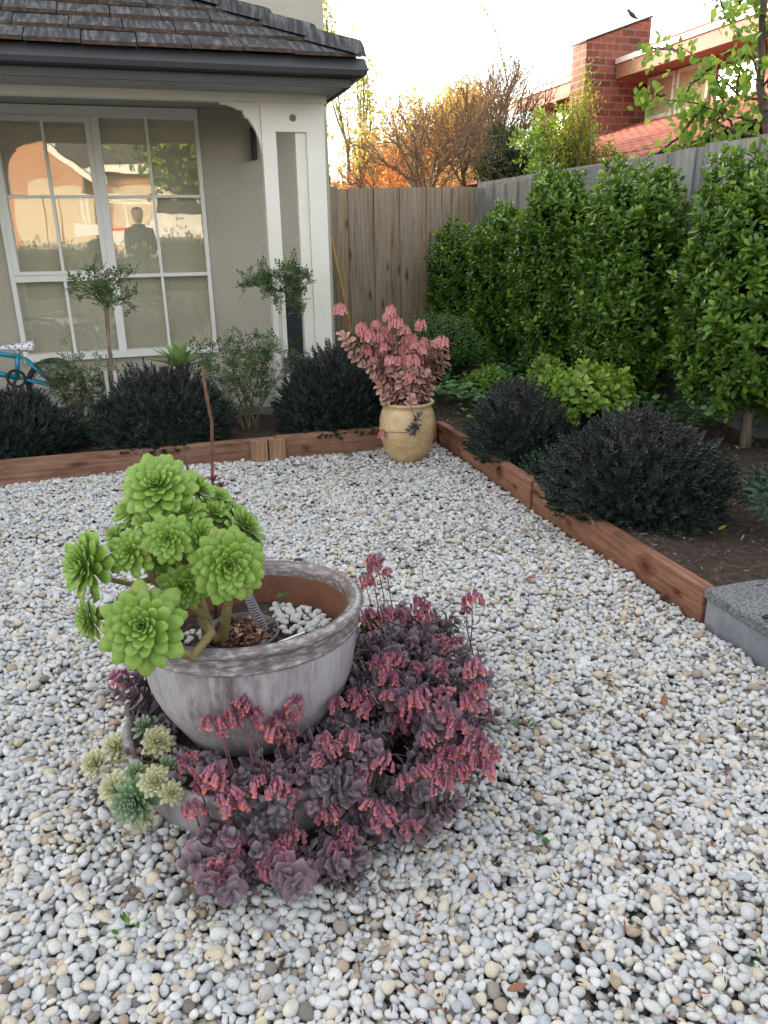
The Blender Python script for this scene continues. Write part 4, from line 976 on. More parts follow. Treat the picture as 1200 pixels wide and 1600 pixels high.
bell = G(); kk = 6
for i, (r_, z, a_) in enumerate(((.0012, 0, 0), (.0042, -.004, .2), (.0048, -.010, .5), (.0038, -.015, .75), (.0058, -.020, 1))):
    pass
def bellg(r0=.0045, L=.021, n=6):
    g = G(); rows = [(.0015, 0, 0), (r0, -.2, .2), (r0*1.1, -.5, .5), (r0*.85, -.75, .8), (r0*1.35, -1, 1)]; V = []; a = []
    for (r_, z, av) in rows:
        for j in range(n): V.append((r_*math.cos(j*2*PI/n), r_*math.sin(j*2*PI/n), z*L)); a.append(av)
    g.put(V, [(i*n+j, i*n+(j+1) % n, (i+1)*n+(j+1) % n, (i+1)*n+j) for i in range(4) for j in range(n)], a=a); return g
def cluster(n, rad_, rng, bl, up=1.0, droop=.5, pedi=.0007, sz=(.8, 1.2)):
    """umbel of drooping bells, origin at the top of the stalk"""
    g = G(); st_ = G(); F = []; L = []
    for i in range(n):
        a = rng.uniform(0, 6.28); q = rng.uniform(.15, 1)**.6; p = np.array([math.cos(a)*q*rad_, math.sin(a)*q*rad_, rad_*up*(.75-.9*q*q)+rng.uniform(-.55, .25)*rad_])
        st_.tube([(0, 0, -rad_*.5), p*[.6, .6, 1]+[0, 0, rad_*.18], p], [pedi*1.3, pedi, pedi], 3, cap=False, a=(.3, .3), r=.1)
        L.append(p); F.append(nrm([p[0]*droop*-1/rad_*.35+rng.normal(0, .15), p[1]*droop*-.35/rad_+rng.normal(0, .15), 1.0]))
    g.scatter(bl, frames(np.array(F)), np.array(L), rng.uniform(*sz, n), r=rng.random(n)); V, Q, T, a, r = st_.arr(); g.put(V, Q, T, a, r); return g

# pink plant in the yellow pot
pk = thing('pink_succulent', YC+[0, 0, .33], 'pink flowering succulent with pinkish brown leaves growing in the ochre pot', 'succulent')
rg = np.random.default_rng(71); g = G(); gs = G()
rlf = leaf(.062, .050, 'round', 4, .18, -.2, .002)
tps = [shoot(rlf, 5, .02, lambda q: .15+.8*q, rng=np.random.default_rng(80+k), shrink=.35, stem=.003) for k in range(4)]
clp = [(530, 480), (610, 482), (588, 505), (618, 500), (631, 513), (565, 510), (657, 505), (588, 523), (608, 528), (645, 527), (662, 532), (690, 530), (685, 548), (660, 545), (594, 548), (610, 560), (622, 562), (632, 545), (645, 560), (650, 572),
       (600, 540), (575, 520), (640, 585), (625, 580), (612, 573), (655, 560), (572, 545), (668, 565), (635, 530), (600, 515), (583, 560), (606, 492), (648, 538), (628, 552)]
bigbell = bellg(.0048, .024, 6)
cm = [cluster(64, .031, np.random.default_rng(90+k), bigbell, .8, .12).bake('coral_flower_cluster', True) for k in range(4)]
for me in cm: me.materials.append(M['pinkbell'])
root = YC+[0, 0, .33]
for i, (x, y) in enumerate(clp):
    p = P(x, y, Y=4.37+rg.uniform(-.10, .10)); 
    if i == 0: p = P(x, y, Y=4.5)
    o = bpy.data.objects.new('flower_cluster', cm[i % 4]); COL.objects.link(o); o.parent = pk; o.location = p-(YC+[0, 0, .33]); o.rotation_euler[2] = rg.uniform(0, 6); o.scale = [rg.uniform(.85, 1.25)]*3
    b = root+[rg.normal(0, .06), rg.normal(0, .05), 0]; mid = (b+p)/2+[(p[0]-b[0])*.15, 0, .02]; gs.tube([b, mid, p-[0, 0, .01]], [.004, .003, .002], 5)
ls = []
for i in range(84):
    a = rg.uniform(0, 6.28); q = rg.uniform(.2, 1)**.6; h = rg.uniform(.0, .36); p = root+[math.cos(a)*q*(.14+h*.22), math.sin(a)*q*(.12+h*.15), h]
    ls.append((p, nrm([math.cos(a)*q*.8, math.sin(a)*q*.8, .75])))
for (x, y, dx) in ((548, 545, -.8), (557, 560, -.7), (540, 530, -.5), (578, 575, -.9), (583, 585, -.8), (600, 610, -.7), (612, 615, -.3), (640, 610, .1), (672, 560, .8), (690, 575, 1), (680, 590, .9), (688, 565, .6), (660, 600, .6), (625, 605, 0), (595, 598, -.6), (605, 622, -.4), (672, 612, .6), (650, 622, .3)):
    ls.append((P(x, y, Y=4.38), nrm([dx, -.35, .6])))
P_ = np.array([l[0] for l in ls]); D_ = np.array([l[1] for l in ls]); w = rg.integers(0, 4, len(ls))
for k in range(4):
    q = w == k; g.scatter(tps[k], frames(D_[q], rg.uniform(0, 6, q.sum())), P_[q]-D_[q]*.03, rg.uniform(.6, 1.05, q.sum()), r=rg.random(q.sum())*.7)
for p in P_[rg.random(len(P_)) < .7]: gs.tube([root+[rg.normal(0, .03), rg.normal(0, .03), 0], (root+p)/2+[0, 0, .02], p], [.005, .004, .003], 5)
g.obj('foliage', M['pinkleaf'], pk, smooth=True); gs.obj('stems', M['purplestem'], pk, smooth=True)
# hanging shoot and side flower
hg = G(); a0 = P(654, 636, Y=4.31); a1 = P(651, 662, Y=4.26)
hg.scatter(tps[1], frames([[-.5, -.3, -.9], [-.9, -.2, -.3], [.4, -.3, .7]]), [a1, a1+[0, 0, -.01], a1+[-.01, 0, .02]], [.75, .7, .6], r=[.1, .3, .2]); hg.obj('hanging_shoot', M['purple'], pk, smooth=True)
p = P(598, 676, Y=4.40); o = bpy.data.objects.new('flower_cluster', cm[1]); COL.objects.link(o); o.parent = pk; o.location = p-root; o.scale = [.8]*3
G().tube([P(640, 630, Y=4.28), a1, P(636, 676, Y=4.27), P(610, 675, Y=4.33), p], [.0025, .002, .002, .002, .002], 5).obj('hanging_stem', M['purplestem'], pk, smooth=True)

# =================================================================== LARGE POT, BOWL
BC = np.array([.185, 1.765, 0.0])
bw = thing('round_bowl', BC, 'wide grey glazed bowl under the large pot, half hidden by succulents', 'bowl')
prof = [(0, .0), (.30, .0), (.322, .01), (.338, .05), (.347, .10), (.350, .135), (.358, .145), (.358, .160), (.348, .166), (.336, .160), (.330, .14), (.315, .11)]
G().lathe(prof, BC, 80).obj('bowl_body', M['glaze'], bw, smooth=True)
G().lathe([(0, .125), (.2, .128), (.318, .12)], BC, 40).obj('potting_soil', M['soil'], bw, smooth=True)
PC = np.array([.168, 1.765, 0.0]); PZ = .153
bp = thing('large_glazed_pot', PC+[0, 0, PZ], 'large grey glazed pot with a brown rim standing in the bowl', 'pot'); bp.rotation_euler[0] = rad(-3.6)
prof = [(0, PZ-.02), (.172, PZ-.02), (.185, PZ-.01), (.214, PZ+.04), (.242, PZ+.09), (.261, PZ+.14), (.271, PZ+.20), (.276, PZ+.256)]
G().lathe(prof, PC, 96).obj('pot_body', M['glaze'], bp, smooth=True)
RZ = PZ+.256
prof = [(.275, RZ), (.281, RZ+.003), (.281, RZ+.008), (.277, RZ+.012), (.278, RZ+.040), (.281, RZ+.046), (.292, RZ+.049), (.297, RZ+.056), (.296, RZ+.064), (.288, RZ+.070), (.276, RZ+.071), (.264, RZ+.066), (.259, RZ+.058), (.258, RZ+.035)]
G().lathe(prof, PC, 96).obj('rim', M['glaze_rim'], bp, smooth=True)
G().lathe([(.258, RZ+.035), (.255, RZ+.02), (.250, RZ-.04), (.243, RZ-.08)], PC, 64).obj('inner_wall', M['terracotta'], bp, smooth=True)
SZ = RZ-.045
g = G(); rg = np.random.default_rng(7); n = 40; V = [(PC[0], PC[1], SZ)]; Q = []
rr = np.linspace(0, .25, 12); V = []
for r_ in rr:
    for j in range(n): a = j*2*PI/n; V.append((PC[0]+r_*math.cos(a), PC[1]+r_*math.sin(a), SZ+.008*math.sin(9*r_*math.cos(a)*4)*math.cos(30*r_*math.sin(a))+rg.normal(0, .002)))
g.put(V, [(i*n+j, i*n+(j+1) % n, (i+1)*n+(j+1) % n, (i+1)*n+j) for i in range(11) for j in range(n)]); g.obj('potting_soil', M['soil'], bp, smooth=True)
# inner nursery pot
ICn = P(376, 985, Z=RZ-.024); 
ip = thing('nursery_pot', ICn, 'grey plastic nursery pot sunk inside the large pot', 'pot'); prof = [(.085, -.09), (.105, -.005), (.112, .0), (.112, .008), (.106, .008), (.098, -.02)]
prof = [(r_*.9, z-.008) for r_, z in prof]
G().lathe(prof, ICn, 48).obj('pot_body', M['greyplastic'], ip, smooth=True)
g = G(); g.lathe([(0, -.012), (.05, -.014), (.09, -.018)], ICn, 24); g.obj('potting_soil', M['soil'], ip, smooth=True)
litt = G(); n = 240; a = rg.uniform(0, 6.28, n); q = np.sqrt(rg.random(n))*.085
litt.scatter(leaf(.02, .012, 'oval', 3, .4, .4), frames(rg.normal(0, 1, (n, 3))*[1, 1, .4]), np.column_stack([ICn[0]+q*np.cos(a), ICn[1]+q*np.sin(a), np.full(n, ICn[2]-.008)+rg.uniform(0, .01, n)]), rg.uniform(.4, 1.2, n), r=rg.random(n))
tag(litt.obj('dead_leaves', M['litter'], smooth=True), 'curled dead succulent leaves inside the nursery pot', 'dead leaves', kind='stuff')
# pebbles in the pot
import bmesh
def pebgroup(name, pts, label, cat, sz=.010, seed=0):
    g = G(); rgp = np.random.default_rng(seed)
    for i, p in enumerate(pts): g.blob(p, np.array([1.25, .95, .75])*sz*rgp.uniform(.6, 1.3), 10, 7, seed*77+i, .12, M=np.array(Matrix.Rotation(rgp.uniform(0, 6), 3, 'Z')@Matrix.Rotation(rgp.normal(0, .3), 3, 'X')))
    return tag(g.obj(name, M['pebble_still'], smooth=True), label, cat, kind='stuff')
pts = []
for i in range(150):
    x, y = rg.uniform(425, 525), rg.uniform(948, 990); p = P(x, y, Z=SZ+.012); 
    if np.hypot(*(p-PC)[:2]) < .215 and np.hypot(*(p-ICn)[:2]) > .108: pts.append(p+[0, 0, rg.uniform(0, .008)])
for i in range(26):
    p = P(rg.uniform(255, 330), rg.uniform(985, 1005), Z=SZ+.012)
    if np.hypot(*(p-PC)[:2]) < .21: pts.append(p)
pebgroup('pot_pebbles', pts, 'pale pebbles lying on the soil inside the large pot', 'pebbles', .0085, 5)
leafy('seedling', P(442, 948, Z=SZ+.01), (.018, .015, .018), M['cover'], 'tiny green seedling sprouting inside the large pot', 'seedling', None, 39, 30, leaf(.012, .009, 'round', 2, .2), .6, core=False, sprigs=False)
tg = G(); a0, a1 = P(436, 1003, Z=RZ+.005), P(476, 987, Z=RZ+.012); dd = nrm(a1-a0); pn = np.array([-dd[1], dd[0], 0])*.0035
tg.put([a0-pn, a1-pn, a1+pn, a0+pn, a0-pn-[0, 0, .002], a1-pn-[0, 0, .002], a1+pn-[0, 0, .002], a0+pn-[0, 0, .002]], [(0, 1, 2, 3), (7, 6, 5, 4), (0, 4, 5, 1), (1, 5, 6, 2), (2, 6, 7, 3), (3, 7, 4, 0)])
tag(tg.obj('plant_tag', M['whiteplastic']), 'white plastic plant tag lying by the pot rim', 'tag')
a0, a1 = P(412, 985, Z=SZ+.01), P(385, 925, Z=RZ+.05)
g = G(); L = np.linalg.norm(a1-a0); pts = []
for i in range(15*14+1):
    t = i/(15*14); ang = t*15*2*PI; c_ = a0+(a1-a0)*t; pts.append(c_+np.array([math.cos(ang), math.sin(ang), 0])*(.0135-.003*t))
g.tube(pts, .0032, 5); g.tube([a0-[0, 0, .03], a1], [.013, .010], 8)
tag(g.obj('wound_support', M['twine'], smooth=True), 'grey twine wound support stub in the large pot', 'support')

# =================================================================== AEONIUM TREE
def rosette(R, n, flat=.0, seed=0, openness=1.0, lw=.46):
    g = G(); rg = np.random.default_rng(seed); lf = leaf(1, lw, 'spoon', 6, .16, .10, .035)
    V, Q, T, a, r = lf.arr()
    for i in range(n):
        t = i/(n-1); L_ = R*(1.0-.80*t**1.15)*rg.uniform(.88, 1.07); e = flat+(-.2+1.5*t**1.2*openness)+rg.normal(0, .07); az = i*2.39996+rg.normal(0, .05)
        F = frames([[math.cos(az)*math.cos(e), math.sin(az)*math.cos(e), math.sin(e)]], hint=np.array([0, 0, 1.0]))
        c = np.array([math.cos(az), math.sin(az), 0])*R*.05*(1-t)+[0, 0, R*(.02+.22*t)]
        g.scatter(lf, F, [c], [L_*(1.0)], r=[float(np.clip(.2+.55*t+rg.normal(0, .1)-(.3 if i < 5 and rg.random() < .35 else 0), 0, 1))])
    return g
ae = thing('aeonium', PC+[0, 0, SZ], 'bright green tree aeonium with many rosettes leaning out of the large pot', 'succulent')
base = P(330, 1000, Z=RZ-.02)
# (px, py, radius px, plane Y, facing direction)
ros = [(247, 758, 60, 1.70, (-.15, -.75, .75), 54), (310, 765, 38, 1.78, (.7, -.2, .75), 36), (357, 884, 60, 1.52, (.02, -.93, .32), 62), (222, 978, 68, 1.50, (-.1, -.72, .45), 50), (132, 885, 54, 1.62, (-.78, -.55, .3), 50),
       (203, 862, 38, 1.60, (-.3, -.85, .45), 40), (262, 842, 40, 1.56, (-.15, -.9, .45), 42), (205, 800, 34, 1.74, (-.4, -.5, .75), 32), (330, 800, 36, 1.84, (.2, -.45, .85), 38), (385, 822, 40, 1.80, (.65, -.25, .65), 40),
       (285, 918, 40, 1.60, (-.1, -.85, .3), 42), (138, 970, 36, 1.58, (-.8, -.5, .15), 38), (292, 800, 32, 1.68, (.05, -.6, .8), 34), (232, 818, 28, 1.66, (-.2, -.75, .6), 30), (315, 835, 30, 1.62, (.25, -.85, .5), 34), (180, 838, 24, 1.72, (-.6, -.5, .6), 26), (340, 775, 26, 1.88, (.3, -.3, .9), 30), (300, 870, 30, 1.66, (.1, -.85, .5), 32), (250, 880, 28, 1.68, (-.2, -.85, .5), 30), (270, 790, 34, 1.74, (0, -.6, .8), 34), (365, 800, 28, 1.86, (.5, -.4, .8), 30)]
gst = G(); J0 = base; J1 = P(318, 962, Y=1.63); J2 = P(300, 900, Y=1.68); J3 = P(238, 905, Y=1.66); rg = np.random.default_rng(19)
gst.tube([J0-[0, 0, .03], J0, J1, J2], [.017, .017, .015, .012], 10)
gst.tube([J1, P(262, 920, Y=1.66), J3, P(232, 872, Y=1.66), P(235, 830, Y=1.7)], [.011, .010, .010, .008, .006], 9)
for i, (x, y, rp, Yp, dr, n) in enumerate(ros):
    c = P(x, y, Y=Yp); R = rp/pxm(c)*1.10; dr = nrm(dr); g = rosette(1, int(n*1.3), seed=200+i, lw=.41)
    F = frames([dr], [rg.uniform(0, 6)]); gg = G(); gg.scatter(g, F, [c-dr*R*.15], [R], r=[float(rg.uniform(-.12, .12))]); 
    o = gg.obj('rosette', M['aeonium'], ae, smooth=True)
    start = {0: J2, 1: J2, 2: None, 3: None, 4: P(180, 915, Y=1.66), 11: P(175, 965, Y=1.62)}.get(i, J2 if x > 255 else P(235, 850, Y=1.68))
    if i == 2: gst.tube([J0+[.01, 0, -.005], P(348, 995, Y=1.60), P(357, 940, Y=1.58), c], [.012, .013, .011, .010], 9)
    elif i == 3: gst.tube([J1-[0, 0, .015], P(330, 990, Y=1.535), P(300, 1027, Y=1.50), P(275, 1015, Y=1.49), c+[.0, .02, 0]], [.010, .010, .0105, .010, .009], 9)
    elif i == 4: gst.tube([J3, P(205, 913, Y=1.66), P(170, 905, Y=1.65), c], [.008, .007, .006, .006], 8)
    elif i == 11: gst.tube([P(222, 965, Y=1.60), P(180, 963, Y=1.6), P(155, 965, Y=1.6), c], [.007, .006, .006, .006], 8)
    else: gst.tube([start, (start+c)/2+[0, .01, .01], c], [.008, .007, .006], 8)
gst.obj('stem', M['aeostem'], ae, smooth=True)
# tall dead stalk with dark rosettes behind
ds = thing('flower_stalk', P(336, 745, Y=2.0), 'tall dead brown flower stalk rising behind the green rosettes', 'stalk')
pts = [P(338, 985, Y=1.92), P(333, 830, Y=1.93), P(332, 745, Y=1.94), P(331, 660, Y=1.94), P(322, 615, Y=1.94), P(316, 572, Y=1.94)]
G().tube(pts, [.0055, .0045, .004, .0038, .004, .003], 8).obj('stalk', M['drybark'], ds, smooth=True)
maroon = foliage('maroon_leaf', [(0, (.10, .03, .04)), (1, (.2, .06, .07))], .1, .5)
for (x, y, s) in ((333, 752, .026), (345, 762, .024), (362, 785, .02), (336, 770, .022)):
    g = G()
    for i in range(9):
        a = i*2.4; e = .2+i*.12; g.scatter(leaf(1, .55, 'spoon', 4, .2, .1), frames([[math.cos(a)*math.cos(e), math.sin(a)*math.cos(e), math.sin(e)]]), [P(x, y, Y=1.93)], [s*(1-.05*i)], r=[.9])
    g.obj('dark_rosette', maroon, ds, smooth=True)
G().tube([P(300, 760, Y=1.93), P(288, 712, Y=1.93)], [.004, .003], 6).obj('twig', M['drybark'], ds)

# =================================================================== PURPLE SUCCULENT MASS
pu = thing('purple_succulent', (.45, 1.55, .1), 'mass of grey purple succulents with drooping pink and orange bells around the pot', 'succulent')
rg = np.random.default_rng(301)
plf = leaf(.037, .031, 'round', 4, .2, -.15, .0016); plo = leaf(.036, .018, 'spoon', 4, .3, -.1, .0016)
T_ = [shoot(plf if k < 3 else plo, 5+k % 2, .0115, lambda q: .1+.85*q, rng=np.random.default_rng(310+k), shrink=.45, stem=.0028) for k in range(5)]
def hsurf(x, y):   # mound height, level with the bowl rim over the bowl
    rb = np.hypot(x-BC[0], y-BC[1]); low = .205*(1-np.clip((rb-.37)/.10, 0, 1))**1.2*(x > -.03)*(y < 1.8)
    return np.maximum(low, mound0(x, y))
def mound0(x, y):
    d = np.hypot((x-.54)/.40, (y-1.76)/.56); b = .03+.20*np.clip(1-d**2, 0, 1)**.6
    return b*(1+.28*np.sin(x*17+1)*np.sin(y*15+2)+.18*np.sin(x*31+y*23))+.015*np.clip((y-1.75)/.3, 0, 1)*(x > .3)
FOOT = np.array([P(x, y, Z=.04)[:2] for x, y in ((575, 1010), (635, 1000), (700, 1025), (735, 1085), (748, 1165), (722, 1235), (670, 1285), (585, 1305), (545, 1370), (440, 1365), (335, 1390), (312, 1348), (325, 1300), (330, 1255), (330, 1180), (430, 1190), (560, 1120))])
def infoot(x, y):
    c = False; j_ = len(FOOT)-1
    for i_ in range(len(FOOT)):
        (xi, yi), (xj, yj) = FOOT[i_], FOOT[j_]
        if (yi > y) != (yj > y) and x < (xj-xi)*(y-yi)/(yj-yi)+xi: c = not c
        j_ = i_
    return c
L_, D_ = [], []
for i in range(2300):
    x, y = rg.uniform(-.15, .95), rg.uniform(1.15, 2.3); rp = np.hypot(x-PC[0], y-PC[1]); rb = np.hypot(x-BC[0], y-BC[1])
    inb = rb < .41 and rp > .20 and (y < 1.60-.1*(x < .0) or x > .3) and (x > .0 if rb < .33 else x > .05)
    if not (infoot(x, y) or inb) or rp < (.24 if x < .3 else .23): continue
    if math.sin(x*38+2)*math.sin(y*34+1) > .55: continue
    h = float(hsurf(x, y))*rg.uniform(.35, 1.0); h = max(h, rg.uniform(.02, .07))
    if inb: h = max(h, .145+rg.uniform(-.02, .04+.03*(x > .2)))
    out = nrm([x-PC[0], y-PC[1], 0]); L_.append((x, y, max(.015, h))); D_.append(nrm(out*.6+[0, 0, .65]+rg.normal(0, .5, 3)))
L_ = np.array(L_); D_ = np.array(D_); n = len(L_); w = rg.integers(0, 5, n); g = G()
for k in range(5):
    q = w == k; g.scatter(T_[k], frames(D_[q], rg.uniform(0, 6, q.sum())), L_[q]-D_[q]*.02, rg.uniform(.5, 1.3, q.sum()), r=rg.random(q.sum())*.7)
print('purple shoots', n)
# trailing shoots at the front and left of the pot
ex = [(310, 1330, -.5, -.8), (335, 1350, -.2, -.9), (365, 1372, 0, -.9), (420, 1350, 0, -.8), (510, 1345, .3, -.8), (530, 1330, .4, -.8), (625, 1290, .5, -.6), (680, 1265, .7, -.5), (215, 1085, -.7, .1), (225, 1100, -.6, 0), (235, 1075, -.4, .2), (340, 1290, -.2, -.8), (725, 1170, .9, -.1), (740, 1140, .9, 0), (375, 1290, 0, -.9), (400, 1320, .1, -.8), (450, 1360, 0, -.9), (345, 1325, -.3, -.8)]
for (x, y, dx, dy) in ex:
    for k in range(3):
        p = P(x+rg.normal(0, 9), y+rg.normal(0, 9), Z=rg.uniform(.03, .09) if y > 1150 or x > 600 else .2); d = nrm([dx, dy, .5]); g.scatter(T_[k % 5], frames([d], [rg.uniform(0, 6)]), [p], [rg.uniform(.9, 1.25)], r=[rg.uniform(.3, .7)])
for k in range(26):
    p = P(rg.uniform(212, 300), rg.uniform(1105, 1230), Z=.155)
    if np.hypot(p[0]-BC[0], p[1]-BC[1]) < .34 and np.hypot(p[0]-PC[0], p[1]-PC[1]) > .21: g.scatter(T_[k % 5], frames([nrm([-.3+rg.normal(0, .4), -.3+rg.normal(0, .3), .8])], [rg.uniform(0, 6)]), [p], [rg.uniform(.5, .9)], r=[rg.uniform(0, .4)])
g.obj('foliage', M['purple'], pu, smooth=True)
b2 = bellg(.0037, .018, 6); cms = [cluster(n_, r_, np.random.default_rng(330+k), b2, .9, .35, .0008, (.55, 1.3)).bake('purple_bell_cluster', True) for k, (n_, r_) in enumerate(((24, .025), (17, .021), (30, .030), (12, .018)))]
for me in cms: me.materials.append(M['bell'])
cl = [(588, 872), (580, 884), (570, 905), (604, 888), (658, 940), (664, 955), (738, 932), (730, 948), (625, 960), (600, 955), (575, 960), (615, 985), (640, 1000), (690, 1000), (700, 1005), (715, 1000), (740, 1040), (745, 1070), (500, 1025), (480, 1065), (595, 1035), (610, 1055), (590, 1065), (620, 1025), (650, 1035),
      (380, 1095), (365, 1110), (390, 1115), (330, 1120), (345, 1135), (485, 1070), (440, 1120), (425, 1130), (450, 1145), (465, 1095), (560, 1085), (575, 1105), (605, 1110), (620, 1130), (640, 1100), (660, 1085), (690, 1080), (700, 1110), (715, 1130), (735, 1090),
      (505, 1150), (520, 1165), (500, 1185), (545, 1150), (590, 1160), (600, 1185), (575, 1200), (560, 1215), (640, 1180), (655, 1200), (680, 1190), (630, 1215), (700, 1175), (730, 1165), (745, 1155), (715, 1200), (750, 1190), (420, 1200), (400, 1215), (430, 1225), (340, 1205), (325, 1215), (350, 1235), (310, 1225), (365, 1250), (300, 1260), (330, 1270), (350, 1300), (365, 1320), (325, 1355), (345, 1365), (460, 1240), (480, 1255), (455, 1300), (440, 1320), (430, 1340), (410, 1350), (540, 1300), (530, 1325), (510, 1265), (585, 1250), (600, 1270), (640, 1290), (690, 1220), (785, 1120), (770, 1170), (200, 1015), (190, 1055), (255, 1150), (245, 1165), (255, 1200), (290, 1190), (560, 1180), (470, 1170), (670, 1150), (610, 1080), (690, 1040), (525, 1095)]
cl = [c for c in cl if c not in ((785, 1120), (330, 1270), (590, 1065), (560, 1180), (470, 1170), (640, 1180), (480, 1255), (420, 1200), (605, 1110))][:100]; gs = G(); k = 0
def mound_at(x, y):
    """height of a flower above the mound where the line of sight meets it"""
    for z in np.linspace(.34, .06, 60):
        p = P(x, y, Z=z)
        if z <= hsurf(p[0], p[1])+.085: return p
    return P(x, y, Z=.08)
cl += []
for (x, y) in cl:
    if y < 1010 and x > 540: p = P(x, y, Y=2.05+rg.uniform(-.05, .08)) if x < 640 else P(x, y, Y=1.9)
    elif 270 < x < 520 and y < 1150 and x < 480: p = P(x, y, Y=1.50-(0 if x > 400 else -.0))
    elif x < 260 and y < 1080: p = P(x, y, Z=.22)
    else: p = mound_at(x, y)
    o = bpy.data.objects.new('flower_cluster', cms[k % 4]); COL.objects.link(o); o.parent = pu; o.location = p-np.array(pu.location); o.rotation_euler = (rg.normal(0, .3), rg.normal(0, .3), rg.uniform(0, 6)); o.scale = [rg.uniform(.7, 1.25)]*3; k += 1
    out = np.array([p[0]-PC[0], p[1]-PC[1], 0]); out = nrm(out); b_ = p-[0, 0, min(.11, p[2]-.03)]-out*.03; 
    if p[2] > .28: b_ = np.array([p[0]+rg.normal(.01, .02), p[1]-.01, .13]) if x > 500 else p+[.06, .0, -.14]
    if 270 < x < 480 and y < 1150: b_ = p+[.03, -.06, -.16]
    G().tube([b_, (b_+p)/2+rg.normal(0, .006, 3), p-[0, 0, .01]], [.0022, .0018, .0015], 5).obj('flower_stem', M['purplestem'], pu, smooth=True)
pass
# solid dark cores below, shade under the leaves put into their colour
g = G(); g.blob((.56, 1.76, .015), (.11, .22, .07), 24, 12, 9, .1); g.blob((.24, 1.36, .02), (.12, .06, .04), 20, 10, 8, .1); g.obj('shade_core', M['hebe_core'], pu, smooth=True)
for i in range(40):
    p = np.array([rg.uniform(.3, .75), rg.uniform(1.35, 2.0), 0]); p[2] = hsurf(p[0], p[1])+rg.uniform(.0, .05); d = rg.normal(0, 1, 3)*[.05, .05, .02]
    G().tube([p, p+d*.5+[0, 0, .01], p+d], .0010, 4).obj('dry_twig', M['bark_pale'], pu)

# pale rosettes at the left of the bowl: each plant stands alone
def srosette(R, n, seed, lw=.3, op=1.0, shape='spoon'):
    g = G(); rr_ = np.random.default_rng(seed); lf = leaf(1, lw, shape, 4, .3, .2, .05)
    for i in range(n):
        t = i/(n-1); az = i*2.39996; e = -.25+1.6*t*op+rr_.normal(0, .05); F = frames([[math.cos(az)*math.cos(e), math.sin(az)*math.cos(e), math.sin(e)]], hint=np.array([0, 0, 1.0]))
        g.scatter(lf, F, [(0, 0, R*.25*t)], [R*(1-.55*t)], r=[rr_.random()*.6+.2*t])
    return g
small = [(258, 1175, .0, 'x')]
RS_ = [(183, 1168, 20, .13, (-.3, -.5, .8), 'varieg', 'round cream succulent rosette farthest up beside the bowl rim'),
       (150, 1193, 20, .10, (-.5, -.5, .7), 'varieg', 'cream succulent rosette leaning farthest left over the gravel'),
       (182, 1232, 23, .12, (-.4, -.6, .65), 'varieg', 'pale cream green rosette just above the largest striped rosette'),
       (213, 1252, 34, .13, (-.25, -.75, .5), 'greenrosette', 'largest grey green striped rosette hanging over the bowl front'),
       (228, 1137, 18, .18, (-.2, -.5, .8), 'greenrosette', 'small grey green rosette nearest the large pot wall'),
       (246, 1160, 22, .19, (.1, -.6, .75), 'varieg', 'cream rosette between the small green rosette and the purple bells'),
       (214, 1208, 17, .17, (-.2, -.6, .7), 'greenrosette', 'small green rosette in the middle of the cream rosettes'),
       (243, 1222, 22, .18, (0, -.7, .7), 'varieg', 'cream yellow rosette right of the small middle green one'),
       (262, 1200, 17, .18, (.1, -.6, .75), 'greenrosette', 'dark green rosette beside the foot of the large pot'),
       (268, 1240, 18, .17, (.1, -.7, .7), 'varieg', 'cream rosette closest to the purple leaves'),
       (225, 1278, 14, .10, (-.2, -.8, .3), 'varieg', 'small pale rosette peeping below the largest striped rosette')]
for i, (x, y, rp, z, dr, m, lb) in enumerate(RS_):
    c = P(x, y, Z=z); R = rp/pxm(c)*1.4; dr = nrm(dr); t = thing('rosette_succulent', c-[0, 0, .03], lb, 'succulent', 'small rosette succulents in the bowl')
    G().scatter(srosette(1, 52 if rp > 18 else 36, 400+i, .36 if m == 'varieg' else .30), frames([dr], [i]), [c], [R], r=[0.0]).obj('rosette', M[m], t, smooth=True)
    b_ = np.array([BC[0]-.25, 1.64, .13]) if x < 240 else np.array([c[0]+.01, c[1]+.02, .125]); G().tube([b_, (b_+c)/2+[0, 0, .015], c], [.004, .004, .004], 6).obj('stem', M['aeostem'], t)
# grey leaf clump right of the pot and a green paddle leaf
gk = thing('grey_succulent', (.49, 1.93, .05), 'grey green scalloped succulent between the large pot and the purple flowers', 'succulent')
g = G(); 
for i in range(16):
    p = P(rg.uniform(560, 600), rg.uniform(995, 1075), Z=.14); g.scatter(T_[i % 3], frames([nrm([rg.normal(.2, .4), rg.normal(-.3, .3), .8])], [rg.uniform(0, 6)]), [p], [rg.uniform(.6, .9)], r=[rg.random()*.5])
g.obj('leaves', M['greenrosette'], gk, smooth=True)
pd = G().scatter(leaf(.12, .075, 'round', 8, .1, .1, .004), frames([[.1, 0, 1]], hint=np.array([.3, -1., 0])), [P(572, 1003, Y=2.07)-[0, 0, .01]], [1.0], r=[.2])
tag(pd.obj('paddle_succulent', foliage('olive_paddle', [(0, (.07, .13, .04)), (1, (.1, .18, .06))], .1, .5), smooth=True), 'single olive green paddle leaf touching the right side of the large pot', 'succulent')

